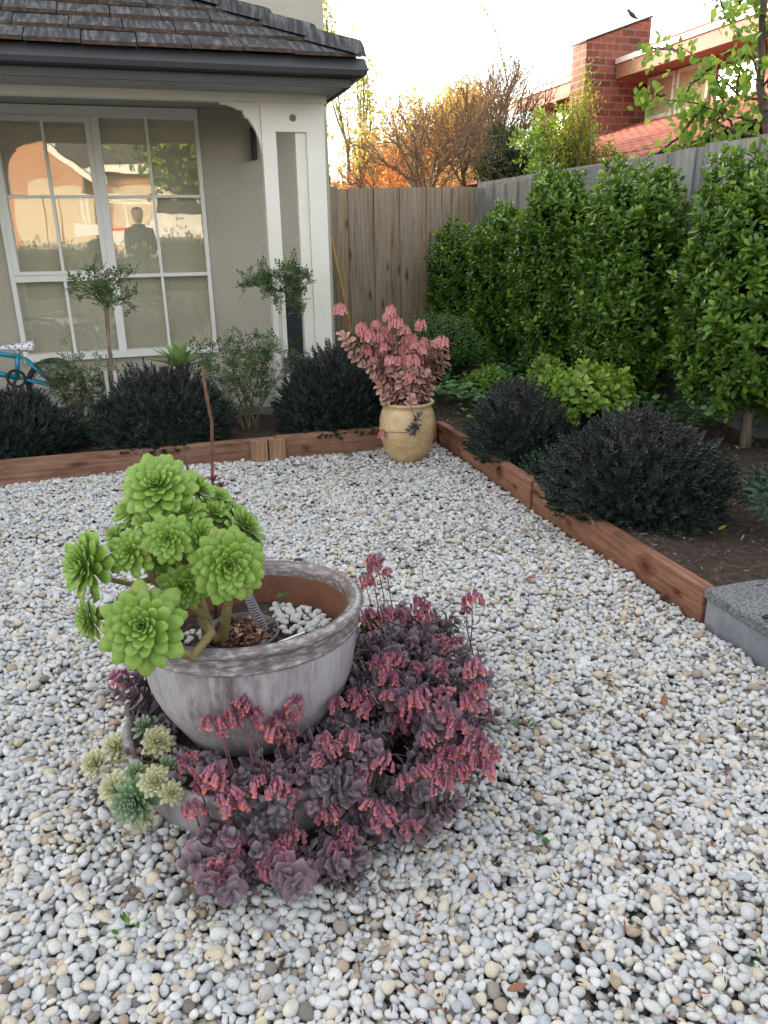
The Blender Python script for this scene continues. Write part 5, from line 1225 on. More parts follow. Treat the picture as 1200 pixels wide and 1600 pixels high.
# =================================================================== SMALL THINGS ON THE GRAVEL
for i, (x, y, s, rz, lb) in enumerate(((820, 908, .05, 1.4, 'long dry red brown leaf near the side sleeper'), (1038, 1105, .042, .6, 'broad dry red brown leaf on the gravel below the step'), (792, 1548, .034, 1.8, 'dry brown leaf near the bottom of the gravel'), (705, 722, .03, .4, 'dry leaf scrap by the timber edge near the yellow pot'))):
    c = P(x, y, Z=.03); g = G(); g.scatter(leaf(1, .38, 'lance', 6, .45, .25), frames([[math.sin(rz), math.cos(rz), .08]]), [c], [s*1.3], r=[.5]); tag(g.obj('dry_leaf', M['dryleaf'], smooth=True), lb, 'leaf', 'dry leaves lying on the gravel')
for i, (x, y, s, lb) in enumerate(((818, 1140, .022, 'tiny green seedling right of the purple flowers'), (1192, 1512, .022, 'green seedling at the lower right corner'), (842, 1318, .012, 'tiny seedling in the gravel below the seedling by the flowers'), (210, 1462, .03, 'thin grassy seedling at the lower left'), (795, 945, .012, 'faint seedling near the long dry leaf'), (682, 738, .035, 'dark weed patch in the gravel before the yellow pot'), (455, 732, .03, 'weed tuft at the foot of the wooden pegs'))):
    c = P(x, y, Z=.02); leafy('weed_seedling', c, (s, s, s*.6), M['cover'] if i != 5 else M['euph'], lb, 'weed', 'weeds sprouting in the gravel', 500+i, 14+8*(i > 4), leaf(.015+.004*(i == 3), .009, 'oval', 3, .2), .8, core=False, sprigs=False)
for i, (x, y, lb, m, s) in enumerate(((925, 762+168, 'yellow fallen leaf on the dark soil above the step', 'lime', .05),)):
    c = P(x+198, y-102, Z=.125); tag(G().scatter(leaf(1, .4, 'lance', 5, .4, .2), frames([[1, .2, .1]]), [c], [s], r=[1.0]).obj('fallen_leaf', M['lime'], smooth=True), lb, 'leaf')

# =================================================================== NEIGHBOUR'S HOUSE OVER THE FENCE
nb = thing('brick_house', (9, 12, 0), 'red brick neighbour house with slanted chimney and red tiled roof behind the fence', 'house')
G().box(8.75, 9.0, 8.0, 12.3, 0, 3.95).box(8.75, 9.0, 13.46, 17.2, 0, 3.95).box(8.76, 9.0, 12.3, 13.46, 0, 3.95).box(9.0, 15, 8.0, 8.2, 0, 3.95).box(9.0, 15, 17, 17.2, 0, 3.95).box(5.9, 6.1, 8.0, 17, 0, 2.3).obj('wall', M['brick_red'], nb)
# chimney with a sloping top
g = G(); g.prism([(7.54, 0), (8.745, 0), (8.745, 4.70), (7.54, 4.29)], (0, .45, 0), (0, 13.0, 0)); ch = g.obj('chimney', M['brick_red'], nb)
g = G(); g.prism([(7.52, 4.292), (8.75, 4.705), (8.75, 4.735), (7.52, 4.322)], (0, .49, 0), (0, 12.98, 0)); sub(g, 'coping', M['tile_edge'], ch, nb)
def rooftiles(x0, z0, x1, z1, y0, y1, nrow, pitch_=.22):
    g = G(); ny = int((y1-y0)/pitch_); rg = np.random.default_rng(3); k = 6
    for r_ in range(nrow):
        a, b = r_/nrow, (r_+1)/nrow+.12/nrow; xa, za, xb, zb = x0+(x1-x0)*a, z0+(z1-z0)*a+.02, x0+(x1-x0)*b, z0+(z1-z0)*b
        ys = y0+np.arange(ny*k+1)/k*pitch_; h = .025*np.abs(np.sin((ys-y0)/pitch_*PI)); V = []
        for x, z in ((xa, za), (xb, zb)): V += [(x, y, z+q) for y, q in zip(ys, h)]
        V += [(xa, y, za-.03) for y in ys]; m = len(ys)
        g.put(V, [(i, i+1, m+i+1, m+i) for i in range(m-1)]+[(2*m+i, 2*m+i+1, i+1, i) for i in range(m-1)], r=rg.random())
    return g
rooftiles(5.3, 2.08, 8.74, 3.10, 7.6, 17.2, 13).obj('lower_roof', M['redtile'], nb)
rooftiles(8.2, 4.06, 10.6, 4.9, 7.5, 12.95, 9).obj('upper_roof', M['redtile'], nb); rooftiles(8.2, 4.06, 10.6, 4.9, 13.47, 17.4, 9).obj('upper_roof', M['redtile'], nb)
g = G(); g.box(8.12, 8.19, 7.5, 12.97, 3.76, 4.03); g.box(8.12, 8.19, 13.46, 16.9, 3.72, 4.03); g.box(8.191, 8.745, 12.9, 12.97, 3.70, 4.0); g.obj('fascia', M['redwood_trim'], nb)
G().box(8.09, 8.118, 7.5, 12.97, 3.98, 4.06).box(8.09, 8.118, 13.46, 16.9, 3.97, 4.05).obj('gutter', M['cream'], nb)
G().box(8.192, 8.745, 7.5, 12.89, 3.80, 3.82).box(8.192, 8.745, 13.47, 16.9, 3.80, 3.82).obj('soffit', M['redwood_trim'], nb)
for (y0, y1, kind) in ((12.15, 12.9, 'tan'), (11.3, 12.1, 'tan'), (10.2, 11.2, 'glass'), (9.1, 10.1, 'glass'), (13.6, 14.4, 'glass'), (14.6, 16.2, 'glass')):
    g = G()
    for a, b, c, d in ((y0, y1, 3.12, 3.18), (y0, y1, 3.72, 3.78), (y0, y0+.06, 3.18, 3.72), (y1-.06, y1, 3.18, 3.72)): g.box(8.71, 8.749, a, b, c, d)
    wf = g.obj('window', M['cream'] if kind == 'tan' else M['redwood_trim'], nb)
    G_ = G().put([(8.735, y0+.06, 3.18), (8.735, y0+.06, 3.72), (8.735, y1-.06, 3.72), (8.735, y1-.06, 3.18)], [(0, 1, 2, 3)])
    sub(G_, 'pane', M['tan_panel'] if kind == 'tan' else M['nbglass'] if 'nbglass' in M else M.setdefault('nbglass', glassmat('neighbour_glass', (.8, .8, .8), .3)), wf, nb)
G().box(8.76, 8.78, 13.5, 16.3, 3.15, 3.75).box(8.752, 8.76, 9.0, 12.9, 3.15, 3.75).obj('window_recess', M['darkglass'], nb)
# bird on the chimney
bc = np.array([8.43, 13.1, 4.665]); bd = thing('bird', bc, 'small dark bird perched on the sloping chimney top', 'bird')
g = G(); V = []; sp = [(-.11, .03, .008), (-.06, .045, .02), (-.02, .07, .032), (.03, .095, .034), (.06, .12, .022), (.08, .14, .024), (.10, .143, .016), (.125, .138, .003)]
g.tube([bc+[-x, 0, z] for x, z, r_ in sp], [r_ for x, z, r_ in sp], 10); g.obj('body', M['feather'], bd, smooth=True)
G().tube([bc+[-.01, .012, .06], bc+[0, .012, 0]], .003, 5).tube([bc+[-.01, -.012, .06], bc+[0, -.012, 0]], .003, 5).obj('leg', M['bark_dark'], bd)

# =================================================================== TREES BEYOND THE FENCES
def tree(name, base, label, seed, h, r, lv, bark, leafm, lf, nleaf, spread=.5, d=(0, 0, 1), upb=.1, wob=.15, nchild=3, shrink=.72, jit=.05, trunks=1, tilt=0, minlv=0, size=(.6, 1.2), group='trees beyond the fences', parts=4, rmin=.004, cat='tree', fuzz=.8, topcol=None):
    t = thing(name, base, label, cat, group); rg = np.random.default_rng(seed); segs, tips = [], []
    for k in range(trunks):
        a = k*2*PI/trunks+.7; grow(rg, np.array(base)+[math.cos(a)*.04*(trunks > 1), math.sin(a)*.04*(trunks > 1), 0], np.array(d)+np.array([math.cos(a), math.sin(a), 0])*tilt, h, r, lv, segs, tips, spread, nchild, upb, wob, shrink, rmin, parts)
    segmesh(segs, 6).obj('trunk', bark, t, smooth=True)
    if nleaf:
        s2 = [s for s in segs if s[4] <= minlv]; n = nleaf; pts, dr = along_branch(s2, n, rg, jit); k = pts[:, 2] > 0.2; pts, dr = pts[k], dr[k]; n = len(pts)
        c = .5+.5*np.sin(pts[:, 0]*3+seed)*np.sin(pts[:, 2]*3+pts[:, 1]*2)
        G().scatter(lf, frames(nrm(dr*.3+rg.normal(0, fuzz, (n, 3))), rg.uniform(-1, 1, n)), pts, rg.uniform(*size, n), r=np.clip(c*.6+rg.random(n)*.4, 0, 1)).obj('crown', leafm, t)
    return t
lfA = leaf(.09, .06, 'oval', 2, .2, -.1); lfS = leaf(.065, .04, 'oval', 2, .2, -.1)
# poplar close behind the house corner
for i, (x, y, hh, lb) in enumerate(((3.9, 15.5, 3.0, 'tall thin poplar with sparse yellow green leaves behind the gutter corner'), (4.75, 17.0, 2.5, 'shorter thin poplar right of the gutter corner'))):
    tree('poplar', (x, y, 0), lb, 700+i, hh, .05, 2, M['bark'], M['poplar'], lfA, 900, .28, upb=.35, wob=.05, nchild=2, shrink=.6, jit=.09, trunks=2, tilt=.10, minlv=1, parts=5, group=None)
# autumn backdrop trees
tree('autumn_tree', (6.6, 16.5, 0), 'orange and yellow autumn tree behind the bare branches', 710, 1.75, .08, 3, M['bark'], M['autumn'], lfA, 12000, .6, nchild=3, shrink=.74, jit=.13, minlv=1)
tree('autumn_tree', (4.7, 14.5, 0), 'low red and orange autumn tree beside the house corner', 711, 1.15, .06, 3, M['bark'], M['redleaf'], lfS, 9000, .7, nchild=3, shrink=.74, jit=.12, minlv=1)
tree('autumn_tree', (5.3, 17.8, 0), 'pale gold autumn tree between the thin poplars and the orange tree', 714, 1.45, .07, 3, M['bark'], M['autumn'], lfA, 8000, .6, nchild=3, shrink=.74, jit=.14, minlv=1)
tree('autumn_tree', (8.2, 19.0, 0), 'yellow autumn tree farthest back beside the brick house', 712, 1.8, .08, 3, M['bark'], M['autumn'], lfA, 9000, .6, nchild=3, shrink=.74, jit=.13, minlv=1)
tree('autumn_tree', (5.7, 13.6, 0), 'low orange autumn bush between the two bare trees', 713, .95, .05, 3, M['bark'], M['autumn'], lfS, 8000, .75, nchild=3, shrink=.75, jit=.13, minlv=1)
# bare multi-stem trees with brown buds
lfB = leaf(.03, .016, 'oval', 2, .2, 0)
tree('bare_tree', (4.05, 11.3, 1.25), 'low bare tree leaning left above the back fence', 720, .85, .05, 3, M['bark'], M['bud'], lfB, 3000, .55, (-.35, 0, .65), .03, .14, 3, .72, .03, trunks=3, tilt=.75, minlv=0, parts=5, group='bare trees above the fence corner')
tree('bare_tree', (5.0, 11.5, 1.3), 'taller bare tree with reddish buds above the fence corner', 723, .95, .055, 3, M['bark'], M['bud'], lfB, 4600, .5, (.05, 0, 1), .08, .13, 3, .72, .035, trunks=3, tilt=.5, minlv=0, parts=5, group='bare trees above the fence corner')
# one long upright whip
wp = thing('whip_branch', P(835-30, 230, Y=11.6), 'long thin leafy shoot rising high against the sky', 'branch'); rg = np.random.default_rng(5)
pts = [P(778, 290, Y=11.7), P(783, 235, Y=11.7), P(795, 140, Y=11.7), P(788, 105, Y=11.7), P(775, 50, Y=11.7), P(752, 0, Y=11.7), P(745, -30, Y=11.7)]
G().tube(pts, [.02, .016, .012, .01, .008, .006, .005], 6).obj('twig', M['bark'], wp); sg = [(pts[i], pts[i+1], .01, .01, 0) for i in range(1, 6)]; p_, d_ = along_branch(sg, 90, rg, .03)
G().scatter(lfS, frames(rg.normal(0, 1, (90, 3))), p_, rg.uniform(.5, 1, 90), r=rg.random(90)).obj('leaves', M['yellowgreen'], wp)
def bushy(name, c, r3, m, label, seed, n, lf, group=None, inner=.35, gap=.25, cat='bush', core=.55):
    t = thing(name, c, label, cat, group); rg = np.random.default_rng(seed); u = nrm(rg.normal(0, 1, (n, 3))); az = np.arctan2(u[:, 1], u[:, 0]); R = np.array(r3); c = np.array(c, float)
    l = 1+.16*np.sin(3*az+seed+2*u[:, 2])+.12*np.sin(5*u[:, 2]+2*az)+.1*np.sin(8*az+6*u[:, 2]); dep = inner+(1.08-inner)*rg.random(n)**.6; S = u*R*(l*dep)[:, None]
    f = np.sin(S[:, 0]*9+seed)*np.sin(S[:, 1]*8+1)*np.sin(S[:, 2]*9+2); k = (f < gap) | (rg.random(n) < .25); S, u, dep = S[k], u[k], dep[k]; n = len(u)
    tp = shoot(lf, 4, .03, lambda q: .2+.8*q, rng=rg, stem=.003, shrink=.2)
    G().scatter(tp, frames(nrm(u+[0, 0, .6]+rg.normal(0, .5, (n, 3))), rg.uniform(0, 6, n)), c+S, rg.uniform(.6, 1.15, n), r=np.clip(.3+.5*(dep-.7)+rg.normal(0, .18, n), 0, .75)).obj('crown', m, t)
    g = G(); b = c-[0, 0, R[2]]; g.tube([np.array([c[0], c[1], 0]), c-[0, 0, R[2]*.3], c+[0, 0, R[2]*.5]], [.05, .035, .015], 7)
    for i in range(10): a = rg.uniform(0, 6.28); g.tube([c-[0, 0, R[2]*.5*rg.random()], c+R*np.array([math.cos(a)*.8, math.sin(a)*.8, rg.uniform(.1, .8)])], [.014, .005], 5)
    g.obj('trunk', M['bark_dark'], t)
    if core: G().blob(c-[0, 0, R[2]*.15], R*core, 16, 12, seed, .15).obj('dark_core', M['hebe_core'], t, smooth=True)  # solid core painted near-black for the shade between the leaves
    return t
bushy('evergreen_bush', P(800, 262, Y=10.6), (.50, .45, .55), M['conifer'], 'dark evergreen bush above the fence corner beside the bare tree', 731, 1500, leaf(.05, .02, 'oval', 2, .2))
bushy('evergreen_bush', P(765, 240, Y=13.0), (.55, .4, .6), M['conifer'], 'olive evergreen bush behind the bare tree and below the brick roof end', 732, 900, leaf(.05, .02, 'oval', 2, .2))
bushy('lilac_bush', P(868, 245, Y=9.3), (.42, .35, .42), M['springleaf'], 'green leafy bush rising above the grey fence before the chimney', 733, 700, leaf(.06, .035, 'oval', 2, .2), gap=.05, core=.3)
bushy('autumn_tree', P(690, 238, Y=16.0), (1.75, 1.2, 1.05), M['autumn'], 'broad golden brown autumn crown spreading behind the bare branches', 745, 1500, leaf(.075, .05, 'oval', 2, .2), 'trees beyond the fences', inner=.3, gap=.05, cat='tree', core=None)
t = thing('yellow_shrub', P(905, 270, Y=8.9)*[1, 1, 0], 'upright yellow green shrub in front of the brick chimney', 'shrub'); rg = np.random.default_rng(741); segs = []; 
for k in range(26):
    a = P(905+rg.normal(0, 22), 300, Y=8.9+rg.uniform(-.25, .25)); tx = rg.choice([930, 925, 915, 895, 880, 860, 945, 905, 955]); ty = {930: 95, 925: 120, 915: 150, 895: 140, 880: 170, 860: 190, 945: 200, 905: 120, 955: 215}[tx]
    b = P(tx+rg.normal(0, 7), ty+rg.uniform(0, 45), Y=8.9+rg.uniform(-.25, .25)); q = a
    for j in range(8):
        e = a+(b-a)*(j+1)/8+rg.normal(0, .012, 3); segs.append((q, e, .008-.0007*j, .007-.0007*j, 0)); q = e
segmesh(segs, 5).obj('branches', M['bark'], t); n = 5200; p_, d_ = along_branch(segs, n, rg, .045)
G().scatter(leaf(.05, .026, 'oval', 2, .2, -.1), frames(nrm(d_*.6+rg.normal(0, .6, (n, 3)))), p_, rg.uniform(.5, 1.1, n), r=rg.random(n)).obj('leaves', M['yellowgreen'], t)
# near tree behind the grey fence at the right
t = thing('young_tree', (4.6, 5.15, 0), 'young tree with fresh green leaves behind the grey fence at the right edge', 'tree'); rg = np.random.default_rng(752); segs = []
def path(pts, r0, r1, X=4.6, n=8):
    w_ = [P(x, y, X=X+dx) for x, y, dx in pts]; w2 = []
    for i in range(len(w_)-1):
        for j in range(n): w2.append(w_[i]+(w_[i+1]-w_[i])*j/n+rg.normal(0, .005, 3))
    w2.append(w_[-1]); m_ = len(w2)-1
    for i in range(m_): segs.append((w2[i], w2[i+1], r0+(r1-r0)*i/m_, r0+(r1-r0)*(i+1)/m_, 0 if r0 < .02 else 1))
segs.append((np.array([4.6, 5.1, 0]), P(1200, 230, X=4.6), .045, .035, 1))
path([(1200, 230, 0), (1188, 120, 0), (1192, 0, 0), (1205, -120, 0)], .035, .018)
BR = [[(1192, 160, 0), (1150, 145, .05), (1110, 105, .1), (1060, 70, .15)], [(1190, 195, 0), (1140, 180, -.05), (1090, 162, -.1), (1040, 155, -.15)], [(1190, 215, 0), (1150, 208, 0), (1115, 188, 0), (1085, 170, 0)], [(1188, 120, 0), (1160, 60, .1), (1130, 20, .2), (1120, -30, .2)],
      [(1060, 78, .15), (1020, 75, .2), (1005, 95, .2)], [(1040, 150, -.15), (1015, 145, -.2), (1008, 160, -.2)], [(1110, 108, .1), (1080, 130, .1), (1065, 160, .1)], [(1192, 60, 0), (1220, 20, .1)], [(1130, 30, .2), (1160, 0, .2), (1150, -30, .2)], [(1190, 140, 0), (1220, 90, 0)], [(1100, 168, -.1), (1075, 195, -.1), (1060, 215, -.1)], [(1150, 145, .05), (1160, 90, .05), (1175, 60, .05)],
      [(1150, 208, 0), (1130, 160, 0), (1120, 120, 0)], [(1130, 175, 0), (1110, 205, 0), (1085, 225, .0)], [(1192, 40, 0), (1180, 10, 0), (1170, -20, 0)], [(1060, 215, -.1), (1020, 245, -.1), (960, 262, -.1)]]
for b in BR: path(b, .011, .004)
segmesh(segs, 6).obj('trunk', M['bark_dark'], t, smooth=True); s2 = [s for s in segs if s[4] == 0]; n = 950; p_, d_ = along_branch(s2, n, rg, .06)
d = nrm(d_*.3+rg.normal(0, .55, (n, 3))+[0, 0, -.35]); G().scatter(leaf(.088, .055, 'oval', 4, .25, -.15), frames(d, rg.uniform(-1, 1, n)), p_, rg.uniform(.5, 1.1, n), r=rg.random(n)).obj('crown', M['springleaf'], t)
# far belt of trees at the horizon
for i in range(9):
    x = -14+i*9.5; bushy('distant_tree', (x, 44+6*math.sin(i*2.1), 2.1), (4.6, 3, 2.6+.5*math.sin(i*1.7)), M['conifer'] if i % 2 else M['autumn'],
       ['far tree on the horizon, ', 'far autumn tree on the horizon, '][i % 2 == 0]+['first', 'second', 'third', 'fourth', 'fifth', 'sixth', 'seventh', 'eighth', 'ninth'][i]+' from the left', 760+i, 700, leaf(.4, .25, 'oval', 2, .2), 'distant trees', cat='tree')

# =================================================================== ACROSS THE STREET (seen mirrored in the window)
WY = 6.95
def Rm(x, y, Y):
    """place behind the camera whose mirror image in the window falls at this pixel"""
    p = P(x, y, Y=2*WY-Y); return np.array([p[0], Y, p[2]])
oh = thing('opposite_house', (0, -19, 1.2), 'orange brick house with cream garage doors reflected in the window', 'house'); OY = -19.0
def Z_(y): return Rm(130, y, OY)[2]
zt, ze = Z_(216), Z_(262); ax = Rm(61, 216, OY)[0]; xl = ax-4.2; xr = Rm(128, 262, OY)[0]
g = G(); g.prism([(xl, 1.1), (xr, 1.1), (xr, ze), (ax, zt), (xl, ze)], (0, -.3, 0), (0, OY, 0)); x2 = Rm(330, 262, OY)[0]+4
g.box(xr+.001, x2, OY-.9, OY-.6, 1.1, Z_(250)); g.obj('wall', M['brick_opp'], oh)
def door(x0, x1, y):
    z1 = Z_(283); n = 10; pl = [(x0, 1.15), (x1, 1.15), (x1, z1)]+[(x1+(x0-x1)*i/n, z1+.13*math.sin(PI*i/n)) for i in range(1, n)]+[(x0, z1)]
    G().prism(pl, (0, .06, 0), (0, y, 0)).obj('garage_door', M['garage'], oh)
door(Rm(32, 300, OY)[0], Rm(77, 300, OY)[0], OY+.01); door(Rm(79, 300, OY)[0], Rm(131, 300, OY)[0], OY+.01); door(Rm(160, 300, OY-.6)[0], Rm(236, 300, OY-.6)[0], OY-.59)
g = G(); g.prism([(ax, zt+.25), (xr+.5, ze-.1), (xr+.5, ze-.35), (ax, zt), (xl-.5, ze-.35), (xl-.5, ze-.1)], (0, .12, 0), (0, OY+.02, 0)); g.obj('barge_board', M['cream'], oh)
zz = Z_(250); g = G(); g.put([(xr-1, OY-.2, zz), (x2+.5, OY-.2, zz), (x2+.5, OY-6, zz+2.6), (xr-1, OY-6, zz+2.6)], [(0, 1, 2, 3)])
g.put([(ax, OY+.2, zt+.27), (xr+.6, OY+.2, ze-.08), (xr+.6, OY-9, ze-.08), (ax, OY-9, zt+.27), (xl-.6, OY+.2, ze-.08), (xl-.6, OY-9, ze-.08)], [(0, 1, 2, 3), (4, 0, 3, 5)]); g.obj('roof', M['tile'], oh)
G().box(xr-.6, x2+.5, OY-.21, OY-.1, zz-.2, zz+.02).obj('gutter', M['cream'], oh)
# white utility truck in the street
UY = -13.5; ug = .86; ut = thing('utility_truck', (Rm(200, 380, UY)[0], UY, ug), 'white utility truck with ladder rack parked across the street', 'truck')
x0, x1 = Rm(103, 350, UY)[0], Rm(160, 350, UY)[0]; x2, x3 = Rm(240, 350, UY)[0], Rm(318, 350, UY)[0]
zr = Rm(240, 303, UY)[2]; zt_ = Rm(140, 348, UY)[2]; yf, yb = UY, UY-1.8
G().prism([(x2-.9, ug+.35), (x3+1.3, ug+.35), (x3+1.35, ug+.95), (x3+.5, ug+1.08), (x3-.15, zr-.03), (x3-.4, zr), (x2-.1, zr), (x2-.35, ug+1.15), (x2-.9, ug+1.05)], (0, -1.8, 0), (0, yf, 0)).obj('cab', M['carwhite'], ut, bevel=.04)
G().prism([(x2+.02, ug+1.12), (x3-.02, ug+1.05), (x3-.32, zr-.12), (x2+.15, zr-.10)], (0, .02, 0), (0, yf+.004, 0)).obj('side_window', M['darkglass'], ut)
G().box(x3-.9, x3-.7, yf+.002, yf+.03, ug+.93, ug+.96).obj('door_handle', M['black'], ut)
G().box(x0, x2-.95, yf-.02, yb+.02, zt_-.38, zt_).obj('tray', M['carwhite'], ut, bevel=.02)
g = G()
for x in (x0+.3, x1-.2, x2-1.1): g.box(x, x+.05, yf-.1, yf-.05, zt_, zr+.12); g.box(x, x+.05, yb+.05, yb+.1, zt_, zr+.12); g.box(x, x+.05, yb+.1, yf-.1, zr+.07, zr+.12)
g.box(x0, x3-.5, yf-.12, yf-.06, zr+.125, zr+.175); g.box(x0, x3-.5, yb+.06, yb+.12, zr+.125, zr+.175); g.obj('ladder_rack', M['carwhite'], ut)
for x in (x0+.6, x3+.65):
    for y in (yf-.02, yb+.25): G().tube([(x, y, ug+.12), (x, y-.22, ug+.12)], .33, 20).obj('wheel', M['rubber'], ut, bevel=.03)
tag(G().box(x0+.9, x0+1.7, yf-.6, yf-.3, zt_+.001, zt_+.1).obj('red_toolbox', surf('red_toolbox_paint', [(.3, (.5, .03, .03)), (.7, (.6, .05, .04))], 5, .5), bevel=.01), 'red box lying on the tray of the white truck', 'toolbox')
for i, x in enumerate((-5.2, -3.6, -2.0, -.5, 1.0, 2.6, 4.2)):
    bushy('street_hedge', (x, -4.6-.2*(i % 2), .58), (.95, .5, .70+.05*math.sin(i*2)), M['conifer'], ['first', 'second', 'third', 'fourth', 'fifth', 'sixth', 'seventh'][i]+' hedge bush from the left along the street side of the yard', 800+i, 500, leaf(.07, .035, 'oval', 2, .2), 'hedge bushes along the street', inner=.7, gap=.9, core=.85)
c = Rm(285, 240, -9); bushy('street_tree', (c[0]+.3, -9, c[2]+.2), (1.9, 1.3, 1.25), M['hedge'], 'dark street tree in front of the opposite house', 820, 1500, leaf(.12, .06, 'oval', 2, .2), cat='tree', inner=.5, core=.8)

# =================================================================== THE PHOTOGRAPHER (mirrored in the window)
def person():
    t = thing('person', (0, -.42, 0), 'person in a dark hooded jacket holding up a phone, reflected in the window', 'person')
    J = {'pel': (0, -.44, .93), 'sp1': (0, -.45, 1.08), 'sp2': (0, -.45, 1.30), 'ch': (0, -.44, 1.48), 'nk': (0, -.42, 1.61), 'hd0': (0, -.40, 1.67),
         'shl': (-.19, -.43, 1.52), 'ell': (-.22, -.34, 1.22), 'wrl': (-.10, -.10, 1.27), 'shr': (.19, -.43, 1.52), 'elr': (.22, -.34, 1.22), 'wrr': (.10, -.10, 1.27),
         'hpl': (-.09, -.44, .90), 'knl': (-.11, -.41, .50), 'anl': (-.12, -.45, .10), 'tol': (-.14, -.30, .05), 'hpr': (.09, -.44, .90), 'knr': (.11, -.40, .50), 'anr': (.12, -.44, .10), 'tor': (.14, -.29, .05)}
    R = {'pel': .155, 'sp1': .15, 'sp2': .155, 'ch': .165, 'nk': .062, 'hd0': .06, 'shl': .075, 'ell': .052, 'wrl': .034, 'shr': .075, 'elr': .052, 'wrr': .034, 'hpl': .10, 'knl': .065, 'anl': .045, 'tol': .04, 'hpr': .10, 'knr': .065, 'anr': .045, 'tor': .04}
    E = [('pel', 'sp1'), ('sp1', 'sp2'), ('sp2', 'ch'), ('ch', 'nk'), ('nk', 'hd0'), ('ch', 'shl'), ('shl', 'ell'), ('ell', 'wrl'), ('ch', 'shr'), ('shr', 'elr'), ('elr', 'wrr'), ('pel', 'hpl'), ('hpl', 'knl'), ('knl', 'anl'), ('anl', 'tol'), ('pel', 'hpr'), ('hpr', 'knr'), ('knr', 'anr'), ('anr', 'tor')]
    def skinned(nm, J, R, E, m, root, par, base, lv=2):
        ks = list(J); me = bpy.data.meshes.new(nm); me.from_pydata([tuple(np.array(J[k])-base) for k in ks], [(ks.index(a), ks.index(b)) for a, b in E], [])
        o = bpy.data.objects.new(nm, me); COL.objects.link(o); o.parent = par; me.materials.append(m); o.modifiers.new('skin', 'SKIN')
        sk = me.skin_vertices[0] if me.skin_vertices else None
        if sk is None:
            bpy.context.view_layer.objects.active = o; me.attributes; sk = me.skin_vertices[0]
        for k, v in zip(ks, sk.data): v.radius = (R[k], R[k]*(.8 if R[k] > .12 else 1)); v.use_root = (k == root)
        s = o.modifiers.new('sub', 'SUBSURF'); s.levels = s.render_levels = lv; s2 = o.modifiers; 
        return o
    base = np.array([0, -.42, 0])
    try: bd_ = skinned('body', J, R, E, M['jacket'], 'pel', t, base)
    except Exception as e:
        print('skin fallback', e); g = G()
        for a, b in E: g.tube([J[a], J[b]], [R[a], R[b]], 12)
        for k in J: g.blob(J[k], (R[k],)*3, 12, 8, 1, 0)
        bd_ = g.obj('body', M['jacket'], t, smooth=True)
    # head as a shaped surface with brow, nose and chin
    g = G(); V = []; n = 20; rows = [(-.125, .02, .01), (-.115, .045, .03), (-.09, .060, .02), (-.06, .068, .012), (-.03, .072, .008), (0, .075, .004), (.03, .078, 0), (.06, .077, -.004), (.085, .066, -.008), (.10, .045, -.01), (.108, .012, -.01)]
    for z, r_, fy in rows:
        for j in range(n):
            a = j*2*PI/n; y = math.sin(a)*r_*1.22+fy; 
            if abs(a-PI/2) < .2: y += .022*math.exp(-((z+.022)/.018)**2)-.006*math.exp(-((z-.002)/.01)**2)
            V.append((math.cos(a)*r_, -.375+y, 1.80+z))
    g.put(V, [(i*n+j, i*n+(j+1) % n, (i+1)*n+(j+1) % n, (i+1)*n+j) for i in range(len(rows)-1) for j in range(n)]); hd_ = g.obj('head', M['skin'], t, smooth=True)
    for s_ in (-1, 1):
        sub(G().blob((s_*.078, -.385, 1.795), (.012, .02, .032), 10, 8, 1, 0), 'ear', M['skin'], hd_, t, smooth=True); sub(G().blob((s_*.03, -.297, 1.805), (.012, .008, .008), 10, 8, 1, 0), 'eye', M['hair'], hd_, t, smooth=True)
    sub(G().blob((0, -.285, 1.74), (.024, .008, .006), 12, 6, 1, 0), 'mouth', surf('lips', [(.3, (.4, .15, .13)), (.7, (.45, .18, .15))], 5), hd_, t, smooth=True)
    G().blob((0, -.40, 1.85), (.088, .105, .085), 20, 12, 2, .06).obj('hair', M['hair'], t, smooth=True)
    G().blob((0, -.46, 1.61), (.12, .08, .06), 20, 10, 3, .08).obj('hood', M['jacket'], t, smooth=True)
    for s_, w_ in ((-1, 'l'), (1, 'r')):
        g = G(); wr = np.array([s_*.10, -.10, 1.27]); pm = np.array([s_*.088, -.062, 1.31]); 
        g.tube([wr, (wr+pm)/2, pm, pm+[0, .02, .03]], [.026, .032, .036, .028], 10)
        for k in range(4):
            b_ = pm+[0, .014, -.018+.020*k+.01]; L_ = (.055, .062, .058, .045)[3-k]; g.tube([b_, b_+[-s_*.006, .022, .004], np.array([s_*.068, -.0185+.0, b_[2]+.004]), np.array([s_*(.068-L_*.5), -.0125, b_[2]+.006])], [.010, .0095, .0085, .007], 8)
        g.tube([pm+[-s_*.01, 0, -.01], pm+[-s_*.03, .005, .0], np.array([s_*.05, -.045, 1.335])], [.012, .011, .009], 8)
        g.obj('hand', M['skin'], t, smooth=True)
    return t
person()
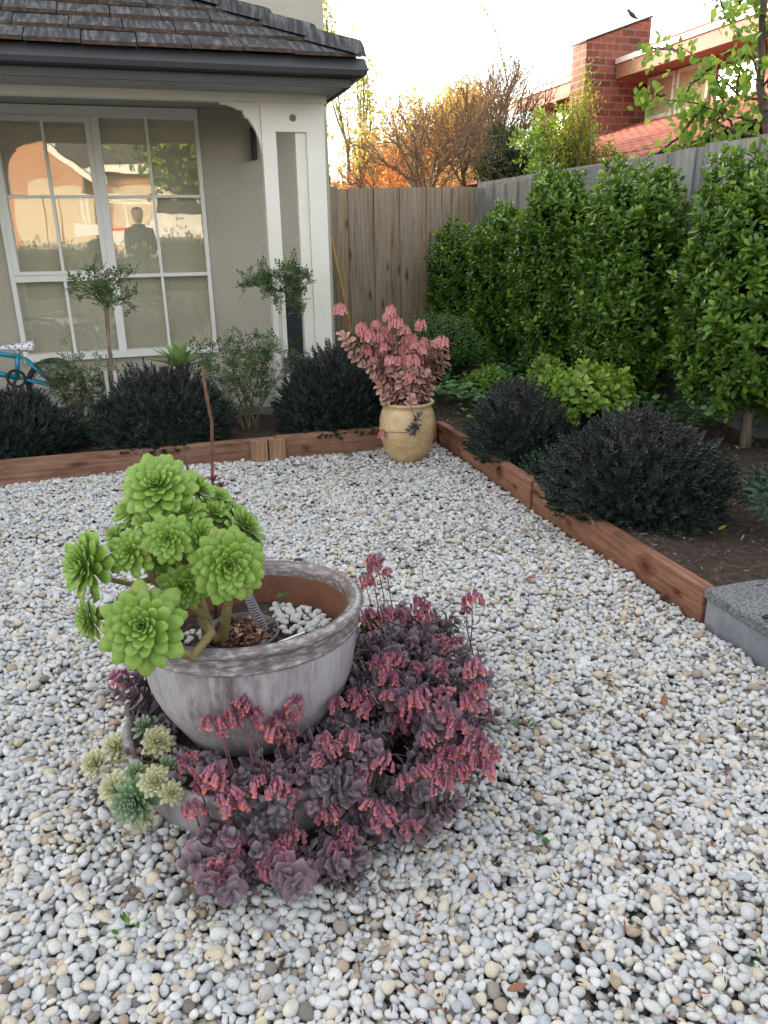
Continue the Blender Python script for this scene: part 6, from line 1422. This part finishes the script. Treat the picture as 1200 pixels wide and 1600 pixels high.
ph = G().box(-.038, .038, -.0405, -.0325, -.078, .012).obj('phone', M['black'], bevel=.003); ph.location = (0, .004, HC); ph.rotation_euler = (rad(0), 0, 0)
tag(ph, 'black phone held up by the person', 'phone')

# =================================================================== LIGHT, SKY, CAMERA
SUN_AZ, SUN_EL = rad(-33), rad(20)      # azimuth measured from +Y toward +X
sd = np.array([math.sin(SUN_AZ)*math.cos(SUN_EL), math.cos(SUN_AZ)*math.cos(SUN_EL), math.sin(SUN_EL)])
wd = bpy.data.worlds.new('World'); SC.world = wd; wd.use_nodes = True; nt = wd.node_tree; bg = nt.nodes['Background']
sky = nt.nodes.new('ShaderNodeTexSky'); sky.sky_type = 'NISHITA'; sky.sun_disc = False; sky.sun_elevation = SUN_EL; sky.sun_rotation = SUN_AZ; sky.air_density = 1.0; sky.dust_density = 3.5; sky.ozone_density = 1.0
hs = nt.nodes.new('ShaderNodeHueSaturation'); hs.inputs['Saturation'].default_value = .38; nt.links.new(sky.outputs[0], hs.inputs['Color']); nt.links.new(mixc(nt, 1, hs.outputs[0], (1.0, .968, .905), 'MULTIPLY'), bg.inputs[0]); bg.inputs[1].default_value = .78
sl = bpy.data.lights.new('sun', 'SUN'); sl.energy = 4.5; sl.angle = rad(.5); sl.color = (1, .84, .64); so = bpy.data.objects.new('sun', sl); COL.objects.link(so)
so.rotation_euler = Vector(sd).to_track_quat('Z', 'Y').to_euler()
cam = bpy.data.cameras.new('camera'); co = bpy.data.objects.new('camera', cam); COL.objects.link(co)
cam.sensor_fit = 'VERTICAL'; cam.sensor_height = 24; cam.lens = FPX/1600*24; cam.clip_end = 1200; cam.clip_start = .02
Mx = Matrix(((rt2[0], up2[0], -fw[0], 0), (rt2[1], up2[1], -fw[1], 0), (rt2[2], up2[2], -fw[2], HC), (0, 0, 0, 1))); co.matrix_world = Mx
SC.camera = co
SC.view_settings.view_transform = 'Standard'; SC.view_settings.look = 'None'; SC.view_settings.exposure = 0
SC.cycles.max_bounces = 6; SC.cycles.transparent_max_bounces = 12
